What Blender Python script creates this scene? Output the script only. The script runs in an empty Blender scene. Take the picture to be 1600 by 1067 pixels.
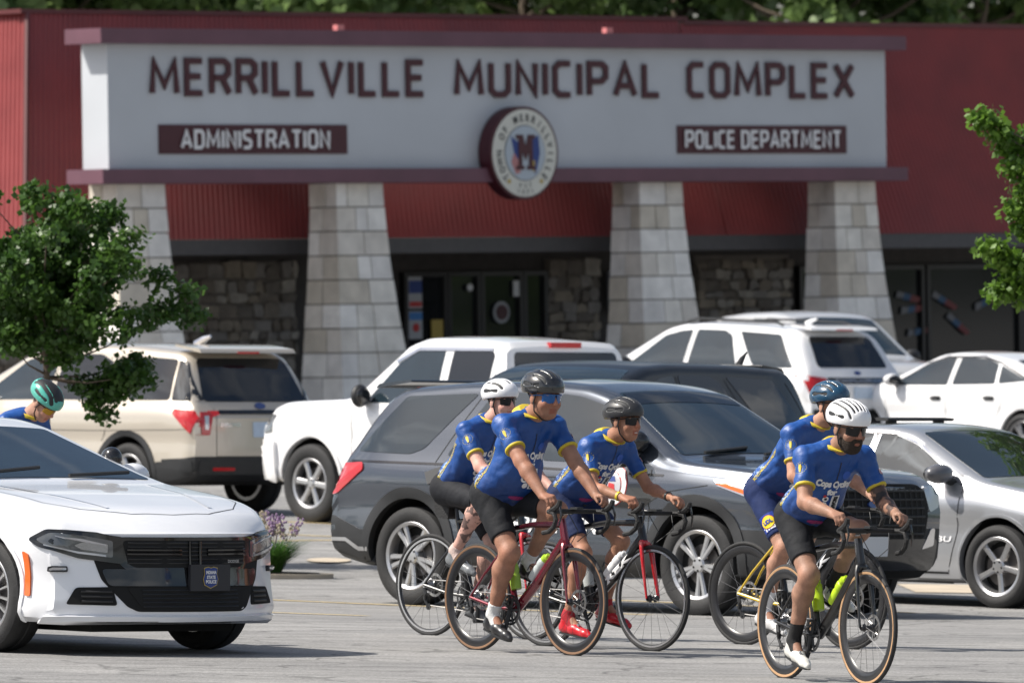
import bpy, bmesh, math, random
import numpy as np
from mathutils import Vector, Matrix
from mathutils.bvhtree import BVHTree
R = math.radians
SC = bpy.context.scene
COL = SC.collection
random.seed(7)
RNG = np.random.default_rng(11)

# ------------------------------------------------------------------ camera, sky, sun, exposure
cd = bpy.data.cameras.new('camera'); cam = bpy.data.objects.new('camera', cd); COL.objects.link(cam)
SC.camera = cam
cd.sensor_width = 36.0; cd.lens = 36.0 * 15500 / 1600.0
cd.clip_start = 1.0; cd.clip_end = 3000.0
cam.matrix_world = (Matrix.Translation((0, 0, 2.28)) @ Matrix.Rotation(R(90 - 0.2347), 4, 'X') @ Matrix.Rotation(R(-0.85), 4, 'Z'))
cd.dof.use_dof = True; cd.dof.focus_distance = 62.5; cd.dof.aperture_fstop = 8.0
SUN_EL, SUN_AZ = 50.0, 268.0          # azimuth clockwise from +Y (north): 270 is straight left of the view
wd = bpy.data.worlds.new('World'); SC.world = wd; wd.use_nodes = True
nt = wd.node_tree; nt.nodes.clear()
bg = nt.nodes.new('ShaderNodeBackground'); ow = nt.nodes.new('ShaderNodeOutputWorld'); sk = nt.nodes.new('ShaderNodeTexSky')
sk.sky_type = 'NISHITA'; sk.sun_disc = False; sk.sun_elevation = R(SUN_EL); sk.sun_rotation = R(SUN_AZ)
sk.air_density = 1.0; sk.dust_density = 2.2; sk.ozone_density = 1.0
bg.inputs['Strength'].default_value = 0.065
# scattered fair-weather clouds over the whole sky
tcw = nt.nodes.new('ShaderNodeTexCoord'); mpw = nt.nodes.new('ShaderNodeMapping'); mpw.inputs['Scale'].default_value = (1, 1, 3.2)
nzw = nt.nodes.new('ShaderNodeTexNoise'); nzw.inputs['Scale'].default_value = 2.6; nzw.inputs['Detail'].default_value = 7; nzw.inputs['Roughness'].default_value = .58
rpw = nt.nodes.new('ShaderNodeValToRGB'); rpw.color_ramp.elements[0].position = .47; rpw.color_ramp.elements[1].position = .66
hsv = nt.nodes.new('ShaderNodeHueSaturation'); hsv.inputs['Saturation'].default_value = .12; hsv.inputs['Value'].default_value = 2.1
mxw = nt.nodes.new('ShaderNodeMix'); mxw.data_type = 'RGBA'
nt.links.new(tcw.outputs['Generated'], mpw.inputs[0]); nt.links.new(mpw.outputs[0], nzw.inputs['Vector']); nt.links.new(nzw.outputs['Fac'], rpw.inputs[0])
nt.links.new(rpw.outputs[0], mxw.inputs[0]); nt.links.new(sk.outputs[0], mxw.inputs[6]); nt.links.new(sk.outputs[0], hsv.inputs['Color']); nt.links.new(hsv.outputs[0], mxw.inputs[7])
nt.links.new(mxw.outputs[2], bg.inputs[0]); nt.links.new(bg.outputs[0], ow.inputs[0])
ld = bpy.data.lights.new('sun', 'SUN'); sun = bpy.data.objects.new('sun', ld); COL.objects.link(sun)
ld.energy = 4.0; ld.angle = R(0.5); ld.color = (1.0, 0.945, 0.86)
sd = Vector((math.sin(R(SUN_AZ)) * math.cos(R(SUN_EL)), math.cos(R(SUN_AZ)) * math.cos(R(SUN_EL)), math.sin(R(SUN_EL))))
sun.rotation_euler = sd.to_track_quat('Z', 'Y').to_euler()
SC.view_settings.view_transform = 'Standard'; SC.view_settings.look = 'None'
SC.view_settings.gamma = 1.0; SC.view_settings.use_curve_mapping = False
SC.view_settings.exposure = 0.72
SC.cycles.max_bounces = 6; SC.cycles.transparent_max_bounces = 6

# ------------------------------------------------------------------ helpers
MATS = {}
def nodes(name):
    m = bpy.data.materials.new(name); m.use_nodes = True
    t = m.node_tree; return m, t, t.nodes['Principled BSDF']
def mat(name, col=(.5, .5, .5), rough=.5, metal=0., coat=0., spec=.5, ior=1.5, var=0., scale=8., bump=0., bscale=60., emit=None, attr=None, trans=0., dirt=0.):
    """procedural principled material: noise varies the colour and the relief"""
    if name in MATS: return MATS[name]
    m, t, p = nodes(name); N = t.nodes; Lk = t.links
    p.inputs['Roughness'].default_value = rough; p.inputs['Metallic'].default_value = metal
    p.inputs['Specular IOR Level'].default_value = spec; p.inputs['IOR'].default_value = ior
    p.inputs['Coat Weight'].default_value = coat; p.inputs['Coat Roughness'].default_value = .04
    p.inputs['Transmission Weight'].default_value = trans
    tc = N.new('ShaderNodeTexCoord')
    c = (*col, 1)
    if attr:
        a = N.new('ShaderNodeAttribute'); a.attribute_name = attr; src = a.outputs['Color']
    else:
        src = None; p.inputs['Base Color'].default_value = c
    nz = N.new('ShaderNodeTexNoise'); nz.inputs['Scale'].default_value = scale; nz.inputs['Detail'].default_value = 6
    Lk.new(tc.outputs['Object'], nz.inputs['Vector'])
    if var > 0 or src:
        mr = N.new('ShaderNodeMapRange'); mr.inputs['From Min'].default_value = .25; mr.inputs['From Max'].default_value = .75
        mr.inputs['To Min'].default_value = 1 - var; mr.inputs['To Max'].default_value = 1 + var
        Lk.new(nz.outputs['Fac'], mr.inputs['Value'])
        mx = N.new('ShaderNodeVectorMath'); mx.operation = 'SCALE'
        if src: Lk.new(src, mx.inputs[0])
        else: mx.inputs[0].default_value = col
        Lk.new(mr.outputs[0], mx.inputs['Scale']); Lk.new(mx.outputs[0], p.inputs['Base Color'])
    if dirt > 0:
        rr = N.new('ShaderNodeMapRange'); rr.inputs['To Min'].default_value = max(0, rough - dirt); rr.inputs['To Max'].default_value = rough + dirt
        Lk.new(nz.outputs['Fac'], rr.inputs['Value']); Lk.new(rr.outputs[0], p.inputs['Roughness'])
    if bump > 0:
        nb = N.new('ShaderNodeTexNoise'); nb.inputs['Scale'].default_value = bscale; nb.inputs['Detail'].default_value = 4
        Lk.new(tc.outputs['Object'], nb.inputs['Vector'])
        b = N.new('ShaderNodeBump'); b.inputs['Strength'].default_value = bump; b.inputs['Distance'].default_value = .02
        Lk.new(nb.outputs['Fac'], b.inputs['Height']); Lk.new(b.outputs[0], p.inputs['Normal'])
    if emit:
        p.inputs['Emission Color'].default_value = (*col, 1); p.inputs['Emission Strength'].default_value = emit
    MATS[name] = m; return m

def leaf_mat(name, c1, c2, scale=1.5, trans=.35):
    if name in MATS: return MATS[name]
    m, t, p = nodes(name); N = t.nodes; Lk = t.links
    tc = N.new('ShaderNodeTexCoord'); nz = N.new('ShaderNodeTexNoise'); nz.inputs['Scale'].default_value = scale; nz.inputs['Detail'].default_value = 5
    Lk.new(tc.outputs['Object'], nz.inputs['Vector'])
    rp = N.new('ShaderNodeValToRGB'); rp.color_ramp.elements[0].color = (*c1, 1); rp.color_ramp.elements[1].color = (*c2, 1)
    rp.color_ramp.elements[0].position = .3; rp.color_ramp.elements[1].position = .7
    Lk.new(nz.outputs['Fac'], rp.inputs[0]); Lk.new(rp.outputs[0], p.inputs['Base Color'])
    p.inputs['Roughness'].default_value = .42
    tr = N.new('ShaderNodeBsdfTranslucent'); Lk.new(rp.outputs[0], tr.inputs[0])
    mx = N.new('ShaderNodeMixShader'); mx.inputs[0].default_value = trans
    out = N['Material Output']
    Lk.new(p.outputs[0], mx.inputs[1]); Lk.new(tr.outputs[0], mx.inputs[2]); Lk.new(mx.outputs[0], out.inputs[0])
    MATS[name] = m; return m

def tag(o, label=None, cat=None, group=None, kind=None):
    if label: o['label'] = label
    if cat: o['category'] = cat
    if group: o['group'] = group
    if kind: o['kind'] = kind
    return o
def empty(name, loc=(0, 0, 0), rz=0., label=None, cat=None, group=None, kind=None):
    o = bpy.data.objects.new(name, None); COL.objects.link(o); o.empty_display_size = .2
    o.location = loc; o.rotation_euler = (0, 0, rz); tag(o, label, cat, group, kind); return o
def obj(name, me, parent=None, **k):
    o = bpy.data.objects.new(name, me); COL.objects.link(o)
    if parent: o.parent = parent
    tag(o, **k); return o
def mesh(name, v, f, m=None, smooth=None, mats=None, mi=None):
    me = bpy.data.meshes.new(name)
    me.from_pydata([tuple(map(float, q)) for q in v], [], [tuple(map(int, q)) for q in f]); me.validate(clean_customdata=False)
    for q in (mats or [m]):
        if q: me.materials.append(q)
    if mi is not None and len(mi) == len(me.polygons): me.polygons.foreach_set('material_index', np.array(mi, dtype=np.int32))
    if smooth is not None:
        me.shade_smooth()
        if smooth < 179: me.set_sharp_from_angle(angle=R(smooth))
    me.update(); return me
def npmesh(name, v, f, m, smooth=True):
    me = bpy.data.meshes.new(name); n = f.shape[1]
    me.vertices.add(len(v)); me.vertices.foreach_set('co', v.astype(np.float32).ravel())
    me.loops.add(f.size); me.loops.foreach_set('vertex_index', f.astype(np.int32).ravel())
    me.polygons.add(len(f)); me.polygons.foreach_set('loop_start', np.arange(0, f.size, n, dtype=np.int32))
    me.update(calc_edges=True); me.materials.append(m)
    if smooth: me.shade_smooth()
    return me
def setcol(me, c, name='col'):
    a = me.color_attributes.new(name, 'FLOAT_COLOR', 'POINT')
    a.data.foreach_set('color', np.concatenate([c, np.ones((len(c), 1))], 1).astype(np.float32).ravel())

class MB:
    """collects shapes for ONE mesh object"""
    def __init__(s): s.v = []; s.f = []; s.m = []; s.cur = 0
    def add(s, v, f):
        b = len(s.v); s.v += [tuple(q) for q in v]; s.f += [tuple(i + b for i in q) for q in f]; s.m += [s.cur] * len(f); return s
    def box(s, c, d, M=None):
        x, y, z = d[0] / 2, d[1] / 2, d[2] / 2
        v = [Vector((a, b, e)) for a in (-x, x) for b in (-y, y) for e in (-z, z)]
        if M is not None: v = [M @ q for q in v]
        c = Vector(c)
        return s.add([q + c for q in v], [(0, 1, 3, 2), (4, 6, 7, 5), (0, 4, 5, 1), (2, 3, 7, 6), (0, 2, 6, 4), (1, 5, 7, 3)])
    def tube(s, pts, r, n=8, caps=True, sq=1.0):
        pts = [Vector(p) for p in pts]; k = len(pts); rs = r if isinstance(r, (list, tuple)) else [r] * k
        ref = None; v = []; f = []
        for i, p in enumerate(pts):
            d = (pts[min(i + 1, k - 1)] - pts[max(i - 1, 0)]).normalized()
            if ref is None: ref = Vector((0, 0, 1)) if abs(d.z) < .9 else Vector((1, 0, 0))
            a = (ref - d * ref.dot(d)).normalized(); ref = a; b = d.cross(a)
            for j in range(n):
                t = 2 * math.pi * j / n; v.append(p + (a * math.cos(t) + b * math.sin(t) * sq) * rs[i])
        for i in range(k - 1):
            for j in range(n):
                j2 = (j + 1) % n; f.append((i * n + j, i * n + j2, (i + 1) * n + j2, (i + 1) * n + j))
        if caps: f.append(tuple(range(n - 1, -1, -1))); f.append(tuple((k - 1) * n + j for j in range(n)))
        return s.add(v, f)
    def lathe(s, prof, n=32, c=(0, 0, 0), closed=True, axis='y', arc=None):
        """profile of (radius, offset along axis); axis y turns in the xz plane"""
        v = []; f = []; k = len(prof); c = Vector(c)
        for i in range(n):
            t = 2 * math.pi * i / n
            for r, o in prof:
                p = {'y': (r * math.cos(t), o, r * math.sin(t)), 'z': (r * math.cos(t), r * math.sin(t), o), 'x': (o, r * math.cos(t), r * math.sin(t))}[axis]
                v.append(c + Vector(p))
        kk = k if closed else k - 1
        for i in range(n):
            for j in range(kk):
                i2 = (i + 1) % n; j2 = (j + 1) % k
                f.append((i * k + j, i2 * k + j, i2 * k + j2, i * k + j2))
        return s.add(v, f)
    def prism(s, out, d0, d1, M=None):
        """closed 2D outline (u, v) extruded from d0 to d1 along the third axis; M maps (u, v, d) to place"""
        n = len(out); v = [Vector((a, b, d0)) for a, b in out] + [Vector((a, b, d1)) for a, b in out]
        if M is not None: v = [M @ q for q in v]
        return s.add(v, [tuple(range(n - 1, -1, -1)), tuple(range(n, 2 * n))] + [(i, (i + 1) % n, n + (i + 1) % n, n + i) for i in range(n)])
    def ell(s, c, r, M=None, nu=14, nv=9):
        c = Vector(c); v = []; f = []
        for i in range(nv + 1):
            a = math.pi * i / nv
            for j in range(nu):
                b = 2 * math.pi * j / nu; q = Vector((r[0] * math.sin(a) * math.cos(b), r[1] * math.sin(a) * math.sin(b), r[2] * math.cos(a)))
                v.append(c + (M @ q if M is not None else q))
        for i in range(nv):
            for j in range(nu): f.append((i * nu + j, (i + 1) * nu + j, (i + 1) * nu + (j + 1) % nu, i * nu + (j + 1) % nu))
        return s.add(v, f)
    def build(s, name, m, parent=None, smooth=35, **k):
        ms = m if isinstance(m, list) else [m]
        return obj(name, mesh(name, s.v, s.f, smooth=smooth, mats=ms, mi=s.m if len(ms) > 1 else None), parent, **k)

def rpoly(pts, r, n=4):
    """round the corners of an outline"""
    out = []; k = len(pts)
    for i in range(k):
        p = Vector(pts[i]); a = Vector(pts[i - 1]) - p; b = Vector(pts[(i + 1) % k]) - p
        rr = min(r if not isinstance(r, (list, tuple)) else r[i], a.length * .45, b.length * .45)
        if rr < 1e-4: out.append(tuple(p)); continue
        pa = p + a.normalized() * rr; pb = p + b.normalized() * rr
        for j in range(n + 1):
            t = j / n; out.append(tuple(pa * (1 - t) ** 2 + p * 2 * t * (1 - t) + pb * t * t))
    return out
def text_geo(s, size=1., bold=0., depth=0., width=None, spacing=1.):
    """lettering as 2D geometry, origin at the left end of the base line; width stretches it to fit"""
    cu = bpy.data.curves.new('t', 'FONT'); cu.body = s; cu.size = size; cu.offset = bold; cu.extrude = depth; cu.resolution_u = 3; cu.space_character = spacing
    o = bpy.data.objects.new('t', cu); me = bpy.data.meshes.new_from_object(o)
    v = np.array([q.co for q in me.vertices]) if len(me.vertices) else np.zeros((0, 3)); f = [tuple(p.vertices) for p in me.polygons]
    bpy.data.objects.remove(o); bpy.data.meshes.remove(me); bpy.data.curves.remove(cu)
    if len(v):
        v[:, 0] -= v[:, 0].min()
        if width: v[:, 0] *= width / max(v[:, 0].max(), 1e-6)
    return v, f

SWX = [-50, 66, 78, 92, 102, 114, 122, 130, 145, 400]; SWZ = [.04, .04, -.12, -.08, -.03, .03, .18, .28, .30, .30]
def gz(x, y):
    """height of the lot: it falls to the right, dips along a drain line and rises to the building"""
    acc = sum(np.interp(y + d, SWX, SWZ) for d in (-3, -1.5, 0, 1.5, 3)) / 5
    return float(acc - .03 * max(-9, min(9, x)))
def ground_rot(x, y, rz):
    e = 1.2
    n = Vector(((gz(x - e, y) - gz(x + e, y)) / (2 * e), (gz(x, y - e) - gz(x, y + e)) / (2 * e), 1)).normalized()
    f = Vector((math.cos(rz), math.sin(rz), 0)); f = (f - n * f.dot(n)).normalized(); l = n.cross(f)
    return Matrix((f, l, n)).transposed()
def stand(o, x, y, rz, dz=0.):
    """put a thing on the lot, tilted with it"""
    o.matrix_basis = Matrix.Translation((x, y, gz(x, y) + dz)) @ ground_rot(x, y, rz).to_4x4()

# ------------------------------------------------------------------ ground and painted lines
def asphalt():
    m, t, p = nodes('asphalt'); N = t.nodes; Lk = t.links
    tc = N.new('ShaderNodeTexCoord')
    def noise(s, d=6, vec=None, dist=0.):
        n = N.new('ShaderNodeTexNoise'); n.inputs['Scale'].default_value = s; n.inputs['Detail'].default_value = d; n.inputs['Distortion'].default_value = dist
        Lk.new(vec or tc.outputs['Object'], n.inputs['Vector']); return n.outputs['Fac']
    def ramp(f, a, b, c0, c1):
        r = N.new('ShaderNodeValToRGB'); r.color_ramp.elements[0].position = a; r.color_ramp.elements[1].position = b
        r.color_ramp.elements[0].color = (c0,) * 3 + (1,); r.color_ramp.elements[1].color = (c1,) * 3 + (1,); Lk.new(f, r.inputs[0]); return r.outputs[0]
    def mul(a, b):
        x = N.new('ShaderNodeMix'); x.data_type = 'RGBA'; x.blend_type = 'MULTIPLY'; x.inputs[0].default_value = 1.; Lk.new(a, x.inputs[6]); Lk.new(b, x.inputs[7]); return x.outputs[2]
    mp = N.new('ShaderNodeMapping'); mp.inputs['Scale'].default_value = (.35, 1.6, 1); mp.inputs['Rotation'].default_value = (0, 0, R(6)); Lk.new(tc.outputs['Object'], mp.inputs[0])
    base = N.new('ShaderNodeValToRGB'); Lk.new(noise(.5, 8), base.inputs[0])
    base.color_ramp.elements[0].position = .3; base.color_ramp.elements[1].position = .7
    base.color_ramp.elements[0].color = (.20, .197, .194, 1); base.color_ramp.elements[1].color = (.285, .279, .27, 1)
    streak = ramp(noise(1.4, 8, mp.outputs[0], .6), .36, .58, .80, 1.05)
    grain = ramp(noise(48, 3), .3, .7, .62, 1.32)
    vo = N.new('ShaderNodeTexVoronoi'); vo.feature = 'DISTANCE_TO_EDGE'; vo.inputs['Scale'].default_value = .55
    nn = N.new('ShaderNodeVectorMath'); nn.operation = 'ADD'; ns = N.new('ShaderNodeTexNoise'); ns.inputs['Scale'].default_value = 1.3
    Lk.new(tc.outputs['Object'], ns.inputs['Vector']); Lk.new(tc.outputs['Object'], nn.inputs[0]); Lk.new(ns.outputs['Color'], nn.inputs[1]); Lk.new(nn.outputs[0], vo.inputs['Vector'])
    crack = ramp(vo.outputs['Distance'], .003, .016, .55, 1.)
    spot = ramp(noise(2.6, 3), .62, .72, 1., .66)
    Lk.new(mul(mul(mul(mul(base.outputs[0], streak), grain), crack), spot), p.inputs['Base Color'])
    p.inputs['Roughness'].default_value = .85
    b = N.new('ShaderNodeBump'); b.inputs['Strength'].default_value = .5; b.inputs['Distance'].default_value = .012; Lk.new(noise(70, 3), b.inputs['Height']); Lk.new(b.outputs[0], p.inputs['Normal'])
    return m
def sheet(name, x0, x1, y0, y1, nx, ny, m, dz=0., label=None, cat=None, kind='structure', rot=0., c=(0, 0)):
    v = []; ca, sa = math.cos(rot), math.sin(rot)
    for j in range(ny + 1):
        for i in range(nx + 1):
            a = x0 + (x1 - x0) * i / nx; b = y0 + (y1 - y0) * j / ny
            x, y = c[0] + ca * a - sa * b, c[1] + sa * a + ca * b
            v.append((x, y, gz(x, y) + dz))
    w = nx + 1
    f = [(j * w + i, j * w + i + 1, (j + 1) * w + i + 1, (j + 1) * w + i) for j in range(ny) for i in range(nx)]
    return obj(name, mesh(name, v, f, m, smooth=180), kind=kind)
gv = [-900, -300, -100, -40] + [-20 + 2 * i for i in range(21)] + [40, 100, 300, 900]
gy = [-600, -100, 0, 20, 40] + [50 + 1.5 * i for i in range(74)] + [175, 200, 300, 600, 1500]
v = [(x, y, gz(x, y)) for y in gy for x in gv]; w = len(gv)
tag(obj('ground', mesh('ground', v, [(j * w + i, j * w + i + 1, (j + 1) * w + i + 1, (j + 1) * w + i) for j in range(len(gy) - 1) for i in range(w - 1)], asphalt(), smooth=180), kind='structure'),
    'grey weathered asphalt of the parking lot')
yel = mat('worn_yellow_paint', (.52, .40, .19), .75, var=.35, scale=14)
conc = mat('pale_concrete', (.46, .39, .30), .8, var=.18, scale=3, bump=.3, bscale=25)
E43 = R(-47)
def stall(x, y, n=5.0, w=.11):
    o = sheet('parking_line', -n / 2, n / 2, -w / 2, w / 2, 10, 1, yel, .005, rot=E43, c=(x, y)); return o
for k in range(-3, 4):
    q = 3.0 * k; stall(.4 + q * .70 + 1.0, 78.0 + q * .71 + .95)
    stall(-1.0 + q * .70, 100.6 + q * .71, 5.6)
    stall(4.0 + q * .70, 131.5 + q * .71, 5.4)
sheet('parking_line', -9, 9, -.07, .07, 20, 1, yel, .005, rot=R(43), c=(-1.2, 96.4))
sheet('concrete_apron', -7, 7, -1.1, 1.1, 20, 4, conc, .006, rot=R(2), c=(10.3, 84.2))
tag(obj('concrete_patch', mesh('concrete_patch', [(-1.68 + .2 * math.cos(a), 89.3 + .75 * math.sin(a), gz(-1.68, 89.3) + .012 - .03 * .2 * math.cos(a)) for a in [2 * math.pi * i / 24 for i in range(24)]], [tuple(range(24))], conc)), kind='structure')
# ------------------------------------------------------------------ the municipal building (local X along its front, Y into it)
BX, BY, BRZ = -5.978, 148.04, R(43)
BZ = 0.
def bplace(o): o.location = (BX, BY, BZ); o.rotation_euler = (0, 0, BRZ); return o
red = mat('red_ribbed_metal', (.23, .033, .032), .42, var=.16, scale=1.3, bump=.05, bscale=9, dirt=.1)
redcap = mat('dark_red_flashing', (.10, .018, .02), .45, var=.1)
plum = mat('plum_painted_metal', (.135, .058, .082), .5, var=.15, scale=2)
signw = mat('sign_panel_grey_white', (.50, .525, .56), .5, var=.09, scale=.5, bump=.03)
maroon = mat('maroon_letter', (.062, .009, .016), .45, var=.08)
whitep = mat('white_print', (.75, .75, .76), .5, var=.03)
stonec = [mat('cut_stone_%d' % i, c, .85, var=.16, scale=3.5, bump=.35, bscale=14) for i, c in enumerate([(.74, .71, .65), (.66, .62, .56), (.80, .78, .74), (.58, .53, .45), (.71, .69, .66)])]
mortar = mat('mortar', (.17, .15, .13), .9, var=.15, bump=.3)
rub = [mat('rubble_stone_%d' % i, c, .9, var=.25, scale=6, bump=.5, bscale=18) for i, c in enumerate([(.28, .24, .19), (.20, .17, .14), (.34, .31, .27), (.25, .23, .21), (.16, .14, .12)])]
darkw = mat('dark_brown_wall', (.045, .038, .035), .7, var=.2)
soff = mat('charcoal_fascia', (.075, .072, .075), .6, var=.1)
glassd = mat('dark_window_glass', (.012, .014, .016), .05, spec=.5, ior=1.55)
frame_m = mat('bronze_frame', (.02, .018, .018), .4)
bld = bplace(empty('municipal_building', label='long low building with red ribbed mansard roof behind the parked cars', cat='building'))
def ribs(name, x0, x1, yb, zb, yt, zt, xi0=0., xi1=0., pitch=.105, axis='x', parent=bld):
    n = int((x1 - x0) / pitch); v = []; f = []
    for i in range(n * 4 + 1):
        t = i / (n * 4); ph = i % 4; d = (.0, .0, -.028, -.028)[ph]
        for z, y, a, b in ((zb, yb, x0, x1), (zt, yt, x0 + xi0, x1 - xi1)):
            v.append((a + (b - a) * t, y + d, z))
    if axis == 'y': v = [(y, x, z) for x, y, z in v]
    for i in range(n * 4): f.append((2 * i, 2 * i + 2, 2 * i + 3, 2 * i + 1) if axis == 'x' else (2 * i, 2 * i + 1, 2 * i + 3, 2 * i + 2))
    return obj(name, mesh(name, v, f, red, smooth=25), parent)
ribs('roof', -.65, 14.0, 1.2, 3.28, 2.25, 6.74, xi0=1.0)
ribs('roof', 14.02, 23.2, 1.2, 3.28, 2.23, 6.68, xi1=1.0)
ribs('roof', 1.2, 16.0, -.65, 3.28, .35, 6.74, xi0=1.05, axis='y')
ribs('roof', 1.2, 16.0, -23.2, 3.28, -22.2, 6.68, xi0=1.03, axis='y').scale = (-1, 1, 1)
b = MB()
b.box((7.2, 2.32, 6.76), (14.0, .22, .07)); b.box((18.2, 2.30, 6.70), (8.2, .22, .07)); b.box((.33, 9, 6.76), (.2, 13.2, .07))
b.build('roof_flashing', redcap, bld)
b = MB(); b.box((-.66, 1.19, 4.9), (.001, .001, .001)); b.tube([(-.67, 1.17, 3.28), (.33, 2.22, 6.74)], .04, 6); b.build('corner_trim', redcap, bld)
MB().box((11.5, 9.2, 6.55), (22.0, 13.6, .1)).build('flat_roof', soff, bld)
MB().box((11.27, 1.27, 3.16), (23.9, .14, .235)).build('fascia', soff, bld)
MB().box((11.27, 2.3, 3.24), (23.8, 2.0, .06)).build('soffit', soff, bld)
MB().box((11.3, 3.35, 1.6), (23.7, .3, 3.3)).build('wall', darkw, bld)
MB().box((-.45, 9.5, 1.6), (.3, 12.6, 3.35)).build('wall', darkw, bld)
# rubble panels, every stone its own piece
def rubble(x0, x1, z0, z1, y, seed):
    rg = random.Random(seed); g = MB(); g.box(((x0 + x1) / 2, y + .05, (z0 + z1) / 2), (x1 - x0, .1, z1 - z0)); pn = g.build('stone_panel', mortar, bld)
    z = z0 + .03
    while z < z1 - .1:
        h = min(rg.uniform(.13, .27), z1 - z); x = x0
        while x < x1 - .06:
            w_ = min(rg.uniform(.14, .42), x1 - x); hh = h * rg.uniform(.8, 1.1); j = lambda a=.03: rg.uniform(-a, a)
            pts = [(x + .015 + j(), z + j(.02)), (x + w_ / 2 + j(.05), z + .005 + j(.02)), (x + w_ - .015 + j(), z + j(.02)), (x + w_ - .01 + j(), z + hh / 2), (x + w_ - .02 + j(), z + hh - .02 + j(.02)), (x + w_ / 2 + j(.05), z + hh - .01), (x + .02 + j(), z + hh - .02 + j(.02)), (x + .01, z + hh / 2 + j())]
            MB().prism([(a, b_) for a, b_ in pts], -y + .0, -y + rg.uniform(.03, .11), Matrix(((1, 0, 0, 0), (0, 0, -1, 0), (0, 1, 0, 0), (0, 0, 0, 1)))).build('stone', rg.choice(rub), pn)
            x += w_
        z += h
rubble(4.0, 6.5, .15, 2.95, 3.17, 1); rubble(11.88, 13.02, .15, 2.95, 3.17, 2); rubble(15.2, 17.35, .15, 2.97, 3.17, 3); rubble(-.5, 1.6, .15, 2.9, 3.17, 5)
# doors, windows, notices
def rect(name, x0, x1, z0, z1, y, d, m, parent): return MB().box(((x0 + x1) / 2, y, (z0 + z1) / 2), (x1 - x0, d, z1 - z0)).build(name, m, parent)
def opening(x0, x1, z0, z1, kind='window', mull=()):
    w_ = rect(kind, x0, x1, z0, z1, 3.17, .06, glassd, bld); t = .07
    for a, b_, c, d in ((x0, x1, z1 - t, z1), (x0, x1, z0, z0 + t), (x0, x0 + t, z0 + t, z1 - t), (x1 - t, x1, z0 + t, z1 - t)): rect('frame', a, b_, c, d, 3.12, .1, frame_m, w_)
    for q in mull: rect('frame', q - .05, q + .05, z0 + t, z1 - t, 3.12, .1, frame_m, w_)
    return w_
dw = opening(8.75, 9.66, .12, 2.75, 'window'); d1 = opening(9.68, 10.38, .12, 2.75, 'door'); d2 = opening(10.40, 11.3, .12, 2.75, 'door'); opening(11.32, 11.84, .12, 2.75)
for dd, hx in ((d1, 10.26), (d2, 10.52)): MB().tube([(hx, 3.05, .9), (hx, 3.05, 1.5)], .02, 6).build('handle', mat('steel', (.5, .5, .5), .3, 1.), dd)
opening(18.6, 20.4, .3, 2.77); opening(20.46, 22.7, .3, 2.77); opening(17.5, 18.5, .3, 2.77)
def disc(name, x, z, y, r, m, parent, d=.02, n=32): return MB().prism([(x + r * math.cos(2 * math.pi * i / n), z + r * math.sin(2 * math.pi * i / n)) for i in range(n)], -y, -y + d, Matrix(((1, 0, 0, 0), (0, 0, -1, 0), (0, 1, 0, 0), (0, 0, 0, 1)))).build(name, m, parent)
navy = mat('navy_print', (.02, .05, .22), .5); yelp = mat('ochre_print', (.45, .33, .08), .6); redp = mat('red_print', (.5, .03, .03), .5); bluep = mat('blue_print', (.05, .2, .5), .5)
postw = mat('poster_paper', (.40, .41, .43), .6); ds = disc('door_seal', 10.83, 2.1, 3.10, .175, postw, d2); disc('ring_inner', 10.83, 2.1, 3.08, .12, maroon, ds, .018)
ps = rect('poster', 8.83, 9.12, 2.18, 2.70, 3.09, .02, postw, dw); rect('print', 8.84, 9.11, 2.42, 2.62, 3.075, .012, navy, ps); rect('print', 8.85, 9.10, 2.21, 2.29, 3.075, .012, redp, ps)
ps = rect('poster', 8.83, 9.12, 1.70, 2.14, 3.09, .02, postw, dw); rect('print', 8.84, 9.11, 2.0, 2.12, 3.075, .012, bluep, ps); disc('print', 8.975, 1.88, 3.075, .07, redp, ps, .012, 8)
rect('notice', 9.32, 9.56, 1.65, 2.0, 3.09, .02, yelp, dw); rect('notice', 11.1, 11.22, 2.35, 2.6, 3.09, .02, whitep, d2); disc('door_sticker', 10.15, 2.5, 3.09, .06, whitep, d1, .02, 12)
nb = rect('notice_board', 13.12, 13.42, 2.1, 2.72, 3.0, .08, mat('grey_print', (.2, .22, .26), .6), bld); rect('print', 13.15, 13.39, 2.15, 2.35, 2.955, .01, mat('pale_print', (.35, .38, .42), .6), nb)
# bunting painted on the right-hand windows
rg = random.Random(4)
for (x, z, a, l) in ((19.75, 2.3, -12, .45), (19.85, 2.02, 5, .4), (20.6, 2.3, -25, .55), (20.95, 1.95, -35, .5), (21.6, 2.05, 20, .5), (21.95, 2.18, 20, .5), (17.55, 2.2, 8, .3), (17.6, 1.9, 0, .3), (20.0, 1.65, 5, .3)):
    for k, mm in enumerate((mat('dull_white', (.16, .16, .17), .6), mat('dull_blue', (.03, .085, .17), .6), mat('dull_red', (.16, .03, .03), .6))):
        M_ = Matrix.Translation((x + k * .16 * math.cos(R(a)), 3.10 - .004 * k, z + k * .16 * math.sin(R(a)))) @ Matrix.Rotation(R(-a), 4, 'Y')
        m_ = MB(); m_.prism(rpoly([(0, -.06), (l * .5, -.04), (l * .55, .05), (.03, .06)], .02), 0, .004, M_ @ Matrix(((1, 0, 0, 0), (0, 0, -1, 0), (0, 1, 0, 0), (0, 0, 0, 1)))); m_.build('window_bunting', mm, bld)

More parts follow.
